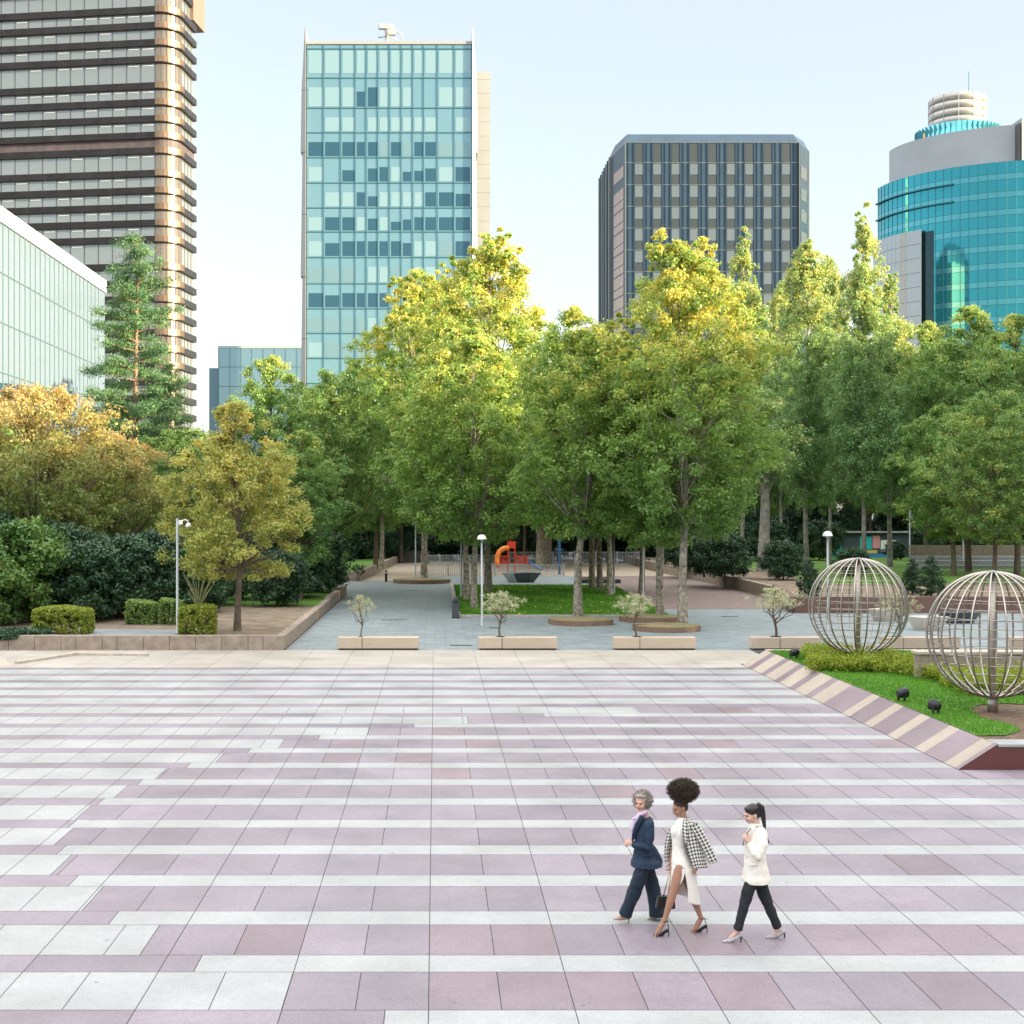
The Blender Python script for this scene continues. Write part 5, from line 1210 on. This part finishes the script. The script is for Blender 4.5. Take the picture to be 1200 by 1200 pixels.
# --- woman in navy suit
def navy_woman(r, P):
    mb = MB(); hm = headpose(P(752,940.5,-.01), math.radians(56), math.radians(-4)); head(mb, hm, 1.02)
    mb.limb([P(753.5,948,0), P(756,958,0)], [.050,.055])
    loft(mb, [(P(757,962,0),.06,.15),(P(755,975,0),.10,.15),(P(755,995,0),.09,.13),(P(756,1011,0),.12,.15)])
    for y, sx in ((-.16, 1), (.16, 0)):
        if sx: a = [P(759,967,y), P(760,992,y-.02), P(741,989,y+.06)]
        else: a = [P(756,966,y), P(756,990,y+.03), P(739,988,y-.08)]
        mb.limb(a, [.045,.036,.026])
    hand(mb, P(741,989,-.10), (-1,.35,.15), (.2,1,-.3), .9, 1, .95); hand(mb, P(739,988,.06), (-1,-.75,.1), (.1,-1,-.4), .8, -1, .95)
    for y, kx, ky, ax, ay in ((-.09,742,1045,733,1071),(.08,766,1047,769,1072)): mb.limb([P(755,1014,y), P(kx,ky,y), P(ax,ay,y)], [.075,.05,.033])
    me = remesh(mb, 'body', .005, 3); face_paint(me, hm, 4, 1.02); meshobj('body', me, [skinA, eyem, lipm, browm], r)
    # blazer
    mb = MB(); loft(mb, [(P(757.5,957,0),.06,.075),(P(757.5,960.5,0),.085,.13),(P(757.5,965,0),.105,.185),(P(755.5,974,0),.125,.185),(P(754,985,0),.12,.165),(P(753.5,995,0),.118,.155),(P(755.5,1004,0),.15,.175),(P(757,1009,0),.195,.205),(P(757.5,1014.5,0),.215,.222)])
    mb.limb([P(762,998,.0), P(770,1009,.0)], [.10,.075])
    for y, pts in ((-.17, [P(760,967,-.16), P(761.5,980,-.19), P(760,993,-.20), P(748,991,-.15), P(742.5,989.5,-.11)]), (.17, [P(756,966,.16), P(757,980,.2), P(756,991,.20), P(748,990,.14), P(742,989,.08)])): mb.limb(pts, [.072,.065,.056,.047,.043])
    me = remesh(mb, 'blazer', .009, 3); b = folds(meshobj('blazer', me, navy, r), .02, .10)
    for s, y in ((1,-.115),(1,.03)):
        l = MB(); l.tube([P(752.5,956,y-.02), P(747.5,966,y-.02), P(742.8,978,y+.02), P(741.2,986,y+.04)], [(.028,.008),(.036,.008),(.026,.008),(.008,.006)], 8); l.build('lapel', navy, b)
    bt = MB(); bt.ball(P(744,998,-.06), .011, 8, 6); bt.build('button', button, b); pk_ = MB(); pk_.tube([P(754,1003,-.172), P(764,1003,-.178)], [(.012,.01)]*2, 6); pk_.build('pocket_flap', navy, b)
    cf = MB(); cf.tube([P(743,989.6,-.115), P(740.4,989,-.10)], [.036,.033], 12); cf.build('shirt_cuff', lilac, r)
    sc = MB(); sc.limb([P(756,951.5,-.055), P(750,954.5,-.075), P(745,962,-.07), P(741,972,-.06)], [.034,.036,.034,.022]); sc.limb([P(757,953,.03), P(750,956,.04), P(744,965,.02)], [.036,.034,.028]); sc.limb([P(749,956,-.05), P(741.5,960,-.1)], [.024,.014]); sc.limb([P(744,964,-.03),P(741.5,982,-.02)],[.05,.03])
    me = remesh(sc, 'blouse', .006, 3); meshobj('blouse', me, lilac, r)
    rd = MB(); rd.tube([P(753.5,954.5,-.112), P(748,962,-.112), P(744.5,969.5,-.1)], [.005,.009,.004], 6); rd.build('blouse_trim', redm, r)
    # trousers
    mb = MB(); mb.limb([P(755,1011,-.075), P(749.5,1028,-.085), P(743,1046,-.09), P(737,1060,-.085), P(731.8,1073,-.08)], [.088,.100,.092,.086,.090], r1=False); mb.limb([P(757,1013,.085), P(763,1032,.085), P(766.8,1048,.08), P(769,1060,.075), P(770,1073.5,.07)], [.088,.095,.096,.105,.112], r1=False)
    loft(mb, [(P(756,1004,0),.10,.14),(P(756,1012,0),.12,.155),(P(756,1018,0),.11,.145)])
    me = remesh(mb, 'trousers', .010, 3); folds(meshobj('trousers', me, navy2, r), .028, .13)
    z0 = 0.0
    h = P(735.5,1078,-.08); h.z = .004; t = P(719,1075,-.10); t.z = .055; pump(r, h, t, beige, beige, .075)
    h = P(774.5,1076,.07); h.z = .045; t = P(758.5,1076,.07); t.z = .006; pump(r, h, t, beige, beige, .075)
    # hair: short grey curls
    hv = MB(); hb(hv, hm, (.035,0,.045), (.105,.105,.095)); hb(hv, hm, (.055,-.055,-.015), (.065,.058,.085)); hb(hv, hm, (.055,.055,-.015), (.065,.058,.085)); hb(hv, hm, (-.035,0,.098), (.060,.080,.032)); hb(hv, hm, (.025,-.088,.01), (.038,.026,.060)); hb(hv, hm, (.025,.088,.01), (.038,.026,.060))
    me = remesh(hv, 'hair', .008, 2); ho = meshobj('hair', me, hairgrey, r)
    inv = hm.inverted(); c = hm @ Vector((.035,0,.025)); curls('curl_locks', ho, hairgrey, c, (.115,.12,.115), 620, .045, 3, .0045, 1.2, cut=lambda p: (inv@p).x < -.015 and (inv@p).z < .085)
person(navy_woman, 18.15, 'woman with short grey curly hair in a navy trouser suit, hands clasped, leading the three', 756)

# --- woman with afro, houndstooth jacket and white dress
def white_woman(r, P):
    mb = MB(); hm = headpose(P(797,946.5,0), math.radians(14), math.radians(-17)); head(mb, hm, 1.0)
    mb.limb([P(799.5,953,0), P(802,963,0)], [.047,.052])
    loft(mb, [(P(802,964,0),.06,.14),(P(799,975,0),.085,.14),(P(797,992,0),.07,.11),(P(799,1010,0),.11,.15),(P(800,1016,0),.11,.15)])
    mb.limb([P(805,968,-.125), P(815.5,992,-.165), P(815.5,1013,-.17)], [.045,.036,.026]); hand(mb, P(815.5,1013,-.17), (.05,.02,-1), (-.9,.2,0), .7, 1, 1.0)
    mb.limb([P(797,967,.16), P(790.5,992,.20), P(786.5,1011,.17)], [.045,.036,.027]); hand(mb, P(786.5,1010.5,.17), (-.1,-.05,-1), (-.9,-.3,0), 1.1, -1, 1.0)
    def leg(h, k, c, a, t, y):
        mb.limb([h, h.lerp(k,.5), k, c, c.lerp(a,.55), a], [.088,.076,.054,.052,.036,.031]); mb.limb([a, a.lerp(t,.45)+Vector((-.0,0,.008)), a.lerp(t,.75), t+Vector((0,0,.014))], [.034,.034,.032,.018], seg=12)
    t1 = P(768.5,1095.5,-.11); t1.z = .012; leg(P(799,1016,-.085), P(789,1045,-.10), P(785.5,1057,-.10), P(778.5,1079,-.10), t1, 0)
    t2 = P(813,1090.5,.06); t2.z = .012; leg(P(803,1016,.085), P(811,1046,.07), P(815,1058,.07), P(821.5,1076,.06), t2, 0)
    for t, yy in ((t1, 0), (t2, 0)):
        for q in range(-2, 3): mb.limb([t+Vector((.02, q*.012, .004)), t+Vector((-.018+abs(q+.8)*.004, q*.013, -.001))], [.0095,.008], seg=6)
    me = remesh(mb, 'body', .005, 3); face_paint(me, hm, 4); meshobj('body', me, [skinB, eyem, lipm2, browm], r)
    # dress: bodice and slit skirt
    mb = MB(); loft(mb, [(P(800.5,957.5,0),.05,.06),(P(800.5,961,0),.07,.11),(P(798.5,967,0),.095,.15),(P(796.5,975,0),.118,.155),(P(796.2,983,0),.10,.135),(P(796,991,0),.088,.118),(P(797,999,0),.10,.135),(P(799,1008,0),.132,.165),(P(800.5,1016,0),.14,.175),(P(800.8,1021,0),.142,.172)])
    mb.ball(P(791,974,-.06), (.055,.075,.075)); mb.ball(P(791,974,.06), (.055,.075,.075)); mb.ball(P(811,1015,0), (.075,.13,.09))
    me = remesh(mb, 'dress', .008, 3); dr = folds(meshobj('dress', me, whitef, r), .012, .07)
    rows = []
    N_ = 29
    for q, (cx, cy, rx, ry, s0, s1, sl, srr) in enumerate(((801,1014,.150,.178,0,0,0,0),(801.3,1020,.152,.178,0,0,.02,.02),(801.5,1026,.158,.176,0,0,.10,.08),(801.7,1033,.165,.172,0,0,.30,.16),(802,1040,.172,.168,0,0,.55,.20),(802.5,1047,.180,.162,0,0,.86,.18),(803.5,1054,.188,.155,0,0,1.15,.10))):
        row = []; mid = -PI/2-.12; a_start = mid+srr*1.0+.01; a_end = mid+2*PI-sl-.01   # from the slit's rear edge round the back to its front edge
        base = P(cx, cy, 0)
        for j in range(N_):
            a = a_start+(a_end-a_start)*j/(N_-1); x = rx*math.cos(a); y = ry*math.sin(a)
            fold = 1+.035*math.sin(a*7+q*.5)*(q/6); lift = .06*(q/6)*(-math.cos(a))   # hem higher in front
            row.append(base+Vector((x*fold, y*fold, lift)))
        rows.append(row)
    cloth_sheet('skirt', rows, dr, whitef, .008, 2)
    # draped jacket
    rows = []
    for (py, pts) in (
        (958.5, [(801.5,-.075),(804.5,-.10),(807,-.07),(808,0),(807,.07),(804,.10),(800,.105),(797,.09)]),
        (962.5, [(802,-.13),(808,-.19),(812.5,-.12),(813,0),(811,.12),(803,.19),(795,.19),(792,.15)]),
        (971,   [(801.5,-.175),(810,-.235),(818.5,-.16),(820,0),(816,.16),(804,.24),(793,.245),(787.5,.20)]),
        (983,   [(802.5,-.195),(812,-.245),(822,-.18),(824,0),(819,.18),(803,.27),(789,.26),(784.0,.21)]),
        (996,   [(805,-.20),(814.5,-.245),(824,-.19),(827,0),(821,.19),(801,.27),(786.5,.26),(781.5,.21)]),
        (1008,  [(809.5,-.20),(817.5,-.24),(825.5,-.19),(829,0),(823,.19),(801,.27),(785.5,.25),(781.2,.21)]),
        (1016,  [(812.5,-.20),(819.5,-.235),(827,-.19),(830,0),(824,.19),(801,.26),(786,.24),(782,.21)])):
        rows.append([P(px, py+(1.4 if py > 1000 and i < 3 else 0)-(5.0 if py > 1000 and i > 4 else 0), y) for i, (px, y) in enumerate(pts)])
    jk = cloth_sheet('jacket', rows, r, hound, .014, 3)
    # empty sleeve swinging behind
    rows = []
    for (px, py, w_, dx) in ((813,966,.055,0),(819,976,.062,0),(824.5,986,.060,0),(829,995,.058,0),(833,1003,.060,0),(836.5,1010.5,.064,0)):
        c = P(px, py, -.225); ring = []
        for j in range(9): a = 2*PI*j/8; ring.append(c+Vector((math.cos(a)*w_*.93, math.sin(a)*.030, math.cos(a)*w_*.36)))
        rows.append(ring)
    cloth_sheet('sleeve', rows, jk, hound, .008, 2)
    # far sleeve
    rows = []
    for (px, py, w_) in ((789,972,.05),(784.5,982,.052),(783,994,.052),(783.2,1005,.054),(784,1010,.052)):
        c = P(px, py, .27); rows.append([c+Vector((math.cos(2*PI*j/8)*w_, math.sin(2*PI*j/8)*.035, 0)) for j in range(9)])
    cloth_sheet('sleeve', rows, jk, hound, .008, 2)
    # lapel
    lp = [[P(801.8,957,-.10),P(805,958,-.125)],[P(799.5,966,-.20),P(805,964,-.205)],[P(799.8,978,-.225),P(806.5,978,-.248)],[P(802,988,-.218),P(806.5,991,-.246)]]
    cloth_sheet('lapel', lp, jk, hound, .010, 2)
    # hair
    hv = MB(); hb(hv, hm, (.022,0,.052), (.098,.082,.084)); hb(hv, hm, (.058,0,.0), (.052,.066,.07)); hv.ball(P(800.5,928,0), (.148,.130,.098), 18, 12); hv.ball(P(800.5,936.5,0), (.098,.09,.072), 18, 12)
    me = remesh(hv, 'hair', .009, 2); me2 = me
    inv = hm.inverted()
    ho = meshobj('hair', me, hairafro, r); c = P(800.5,926.5,0); curls('afro_curls', ho, hairafro, c, (.158,.138,.105), 2200, .075, 5, .0026, 1.7)
    # bag, strap
    bg_ = empty('handbag', P(780,1057,.2)+r.location, 0, 'black leather handbag with a gold chain strap carried by the woman in the white dress', 'handbag')
    w0 = P(780,1057,.2)
    mb = MB(); n = w0; pr = [(-.135,-.085),(.125,-.085),(.115,.075),(-.10,.085)]
    mb.add([(x,-.05,z) for x,z in pr]+[(x,.05,z) for x,z in pr], [(0,1,2,3),(7,6,5,4),(0,4,5,1),(1,5,6,2),(2,6,7,3),(3,7,4,0)]); o = mb.build('bag_body', blackl, bg_); bevel(o, .022, 3)
    mb = MB(); mb.add([(-.105,-.056,.088),(.118,-.056,.078),(.06,-.060,-.01),(-.07,-.060,-.005)], [(0,1,2,3)]); q = mb.build('flap', blackl, bg_); so = q.modifiers.new('s','SOLIDIFY'); so.thickness = .008
    mb = MB()
    for (a, b) in (((777.5,1050),(785,1021.5)),((783,1050),(786.5,1022))): mb.tube([P(a[0],a[1],.2)-w0, P((a[0]+b[0])/2,(a[1]+b[1])/2,.19)-w0, P(b[0],b[1],.165)-w0], .0075, 6)
    mb.build('chain_strap', goldm, bg_)
    # sandals
    for (hx, hy, tp, ap) in ((783.5,1096,t1,P(779,1080,-.10)),(828.3,1090,t2,P(822,1077,.06))):
        y = tp.y; hl = P(hx, hy, y); hl.z = .003; hl.y = y; so_ = MB(); top = Vector((hl.x-.004, y, .088))
        so_.tube([Vector((tp.x-.028,y,.004)), Vector((tp.x+.02,y,.005)), Vector((tp.x+.065,y,.018)), Vector(((tp.x+hl.x)/2+.025,y,.06)), top], [(.006,.030),(.006,.036),(.006,.030),(.006,.022),(.008,.024)], 10)
        sh = so_.build('sandal', blackl, r); k = MB(); k.tube([top, Vector((hl.x+.003,y,.04)), hl], [.013,.0065,.0055], 8); k.build('heel', blackl, sh)
        k = MB(); k.tube([Vector((tp.x+.01+.002*0,y-.04,.012)), Vector((tp.x+.006,y-.02,.038)), Vector((tp.x+.006,y+.02,.038)), Vector((tp.x+.01,y+.04,.012))], .006, 6)
        an = [ap+Vector((.037*math.cos(a), .037*math.sin(a), .01)) for a in np.linspace(0, 2*PI, 13)]; k.tube(an, .0055, 6, cap=False); k.tube([ap+Vector((.037,0,.01)), top+Vector((.006,0,0))], .005, 6); k.tube([ap+Vector((.036,-.01,.01)), ap+Vector((.075,-.03,.0))], .004, 5); k.build('strap', blackl, sh)
person(white_woman, 17.6, 'woman with a big dark afro in a white dress, checked jacket over her shoulders', 800)

# --- woman in cream blazer
def blazer_woman(r, P):
    mb = MB(); hm = headpose(P(881.5,954.5,0), math.radians(10), math.radians(-14)); head(mb, hm, 1.0)
    mb.limb([P(884.5,961,0), P(887.5,971,0)], [.046,.052])
    loft(mb, [(P(888,973,0),.06,.14),(P(886,985,0),.09,.14),(P(885,1005,0),.08,.12),(P(885,1020,0),.10,.13),(P(885,1027,0),.09,.12)])
    mb.limb([P(891,977,-.15), P(889,1006,-.18), P(877,986,-.15)], [.045,.036,.026]); hand(mb, P(877,987,-.15), (-.6,.25,.85), (.3,1,.1), 1.1, 1, .95)
    mb.limb([P(886,976,.15), P(879,1003,.17), P(874,984,.04)], [.045,.036,.026]); hand(mb, P(874.5,983,.02), (-.35,-.5,.9), (.5,-.6,-.3), 1.0, -1, .95)
    for y, pts in ((-.08, [P(883,1034,-.05), P(873,1060,-.08), P(863.5,1092,-.08)]), (.07, [P(888,1034,.06), P(900,1061,.07), P(911.5,1088,.07)])): mb.limb([pts[0]+Vector((0,0,.02))]+pts[1:], [.045,.042,.030])
    mb.limb([P(864,1091,-.08), P(860,1096,-.09), P(855,1099.5,-.10)], [.034,.028,.018]); mb.limb([P(911.5,1088,.07), P(909,1094,.07), P(904,1098.5,.07)], [.034,.028,.018])
    me = remesh(mb, 'body', .005, 3); face_paint(me, hm, 4); meshobj('body', me, [skinC, eyem, lipm, browm], r)
    mb = MB(); loft(mb, [(P(888,967.5,0),.055,.07),(P(888.5,971,0),.085,.13),(P(888,975.5,0),.11,.175),(P(885.5,985,0),.135,.18),(P(884.5,995,0),.133,.17),(P(884.5,1005,0),.13,.165),(P(885.5,1015,0),.145,.175),(P(886,1025,0),.165,.185),(P(886,1030,0),.178,.20),(P(886,1033.5,0),.176,.198)])
    mb.limb([P(892.5,978,-.155), P(893.5,990,-.20), P(889.5,1003,-.215), P(884.5,1000,-.20), P(879.5,990.5,-.165)], [.074,.070,.060,.052,.044]); mb.limb([P(886,977,.155), P(882,992,.20), P(878,1002,.18), P(875.5,989,.06)], [.072,.062,.054,.042])
    me = remesh(mb, 'blazer', .009, 3); b = folds(meshobj('blazer', me, creamf, r), .02, .10)
    lp = MB(); lp.tube([P(884.5,966,-.06), P(881,972,-.09), P(877.5,980,-.08), P(872.8,990,-.04)], [(.026,.01),(.036,.01),(.030,.01),(.01,.008)], 8); lp.tube([P(885,965,.05), P(879,973,.06), P(873.5,984,.03)], [(.024,.012),(.034,.012),(.02,.01)], 8); lp.tube([P(883.5,968,-.07),P(888,966.8,-.075),P(892,967.5,-.045),P(893,968,0),P(892,967.5,.045)], [(.012,.018)]*5, 8); lp.build('lapel', creamf, b)
    pk_ = MB(); pk_.tube([P(877,1013,-.165), P(888,1013.5,-.182)], [(.014,.012)]*2, 6); pk_.build('pocket_flap', creamf, b); bt = MB(); bt.ball(P(873.5,1003,-.07), .011, 8, 6); bt.build('button', creamf, b)
    mb = MB(); mb.limb([P(881.5,1030,-.07), P(876,1046,-.08), P(872.3,1060,-.085), P(868.5,1075,-.08), P(864.5,1089.5,-.08)], [.080,.080,.066,.058,.060], r1=False); mb.limb([P(888.5,1030,.07), P(895,1047,.08), P(900.5,1061,.07), P(906,1074,.07), P(911.3,1087,.07)], [.080,.082,.068,.060,.060], r1=False)
    loft(mb, [(P(884.5,1022,0),.10,.14),(P(884.5,1030,0),.12,.15),(P(884.5,1037,0),.10,.14)])
    me = remesh(mb, 'trousers', .009, 3); folds(meshobj('trousers', me, blackf, r), .018, .08)
    h = P(867,1101.5,-.09); h.z = .004; t = P(845.5,1102,-.11); t.z = .004; pump(r, h, t, snake, blackl, .078)
    h = P(918,1099.5,.07); h.z = .004; t = P(897,1100.5,.07); t.z = .004; pump(r, h, t, snake, blackl, .078)
    # shoulder bag strap
    st = MB(); st.tube([P(880,970,-.115), P(876.5,975,-.12), P(872.3,983,-.10), P(870.6,991,-.10)], [(.006,.012)]*4, 6); st.build('bag_strap', blackl, r); st = MB(); st.tube([P(899,982,.05), P(900.5,988,.07)], .012, 6); st.build('bag_strap', blackl, r)
    hv = MB(); hb(hv, hm, (.020,0,.050), (.100,.083,.087)); hb(hv, hm, (.060,0,-.005), (.048,.066,.062)); hb(hv, hm, (-.045,0,.088), (.040,.055,.03)); hv.ball(P(888.5,944,0), (.032,.030,.032))
    hv.limb([P(889,942.8,0), P(892.5,946,0), P(894,953,0), P(894.8,960,0), P(896,969,0), P(896.8,974,.0)], [.028,.036,.034,.030,.020,.006])
    me = remesh(hv, 'hair', .007, 3); ho = meshobj('hair', me, hairblack, r); k = MB(); k.tube([P(887.8,943.5,0), P(890,943.3,0)], [.034,.034], 12); k.build('hair_tie', blackl, ho)
person(blazer_woman, 17.35, 'woman with a long black ponytail in a cream blazer and black trousers', 885)
# ------------------------------------------------------------------ sky, sun, camera
EL = math.radians(SUN_EL); az_dir = Vector((.93, -.3676, 0)).normalized()
w = bpy.data.worlds.new('World'); scene.world = w; w.use_nodes = True; nt = w.node_tree
sky = nt.nodes.new('ShaderNodeTexSky'); sky.sky_type = 'NISHITA'; sky.sun_disc = False; sky.sun_elevation = EL
sky.sun_rotation = math.atan2(az_dir.x, az_dir.y); sky.air_density = 1.0; sky.dust_density = 3.0; sky.ozone_density = .2; sky.altitude = 600
tc = nt.nodes.new('ShaderNodeTexCoord'); sp_ = nt.nodes.new('ShaderNodeSeparateXYZ'); nt.links.new(tc.outputs['Generated'], sp_.inputs[0])
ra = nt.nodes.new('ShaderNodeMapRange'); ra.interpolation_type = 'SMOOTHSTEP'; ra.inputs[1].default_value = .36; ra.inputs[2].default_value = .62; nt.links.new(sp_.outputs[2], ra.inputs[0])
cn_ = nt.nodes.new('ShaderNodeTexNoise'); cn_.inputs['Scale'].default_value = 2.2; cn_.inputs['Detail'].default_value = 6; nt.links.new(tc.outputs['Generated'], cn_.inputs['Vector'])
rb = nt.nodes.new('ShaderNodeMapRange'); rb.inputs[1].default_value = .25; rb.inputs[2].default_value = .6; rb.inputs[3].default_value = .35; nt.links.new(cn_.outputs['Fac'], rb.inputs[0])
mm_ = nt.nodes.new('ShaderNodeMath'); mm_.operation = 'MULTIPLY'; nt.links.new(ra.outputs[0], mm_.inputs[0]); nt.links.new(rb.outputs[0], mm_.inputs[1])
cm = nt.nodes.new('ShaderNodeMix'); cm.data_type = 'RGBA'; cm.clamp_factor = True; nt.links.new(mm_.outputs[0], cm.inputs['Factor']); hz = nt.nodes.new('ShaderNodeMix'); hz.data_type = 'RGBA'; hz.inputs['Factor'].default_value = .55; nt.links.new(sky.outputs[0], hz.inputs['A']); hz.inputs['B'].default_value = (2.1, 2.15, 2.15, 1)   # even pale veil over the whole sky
nt.links.new(hz.outputs['Result'], cm.inputs['A']); cm.inputs['B'].default_value = (FILL_CLOUD*1.0, FILL_CLOUD*.98, FILL_CLOUD*.955, 1)   # bright cloud added overhead, out of view, to lift the ambient light
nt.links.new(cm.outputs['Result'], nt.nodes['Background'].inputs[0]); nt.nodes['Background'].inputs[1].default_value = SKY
sl = bpy.data.lights.new('sun', 'SUN'); sl.energy = SUNE; sl.angle = math.radians(.6); sl.color = (1, .80, .52)
so = bpy.data.objects.new('sun', sl); link(so); dirv = Vector((az_dir.x*math.cos(EL), az_dir.y*math.cos(EL), math.sin(EL))); so.rotation_euler = dirv.to_track_quat('Z', 'Y').to_euler(); so.location = (60, -60, 80)
cam = bpy.data.cameras.new('camera'); co = bpy.data.objects.new('camera', cam); link(co); co.location = (0, 0, CH); co.rotation_euler = (PI/2, 0, 0)
cam.sensor_width = 36; cam.lens = 36*F/1200; cam.shift_x = (600-CX)/1200; cam.shift_y = -(600-HY)/1200; cam.clip_start = .1; cam.clip_end = 5000
scene.camera = co
scene.view_settings.view_transform = 'Standard'; scene.view_settings.look = 'None'; scene.view_settings.exposure = EXPO; scene.view_settings.gamma = 1
scene.render.engine = 'CYCLES'
scene.cycles.max_bounces = 6; scene.cycles.transparent_max_bounces = 4; scene.cycles.diffuse_bounces = 4; scene.cycles.glossy_bounces = 3
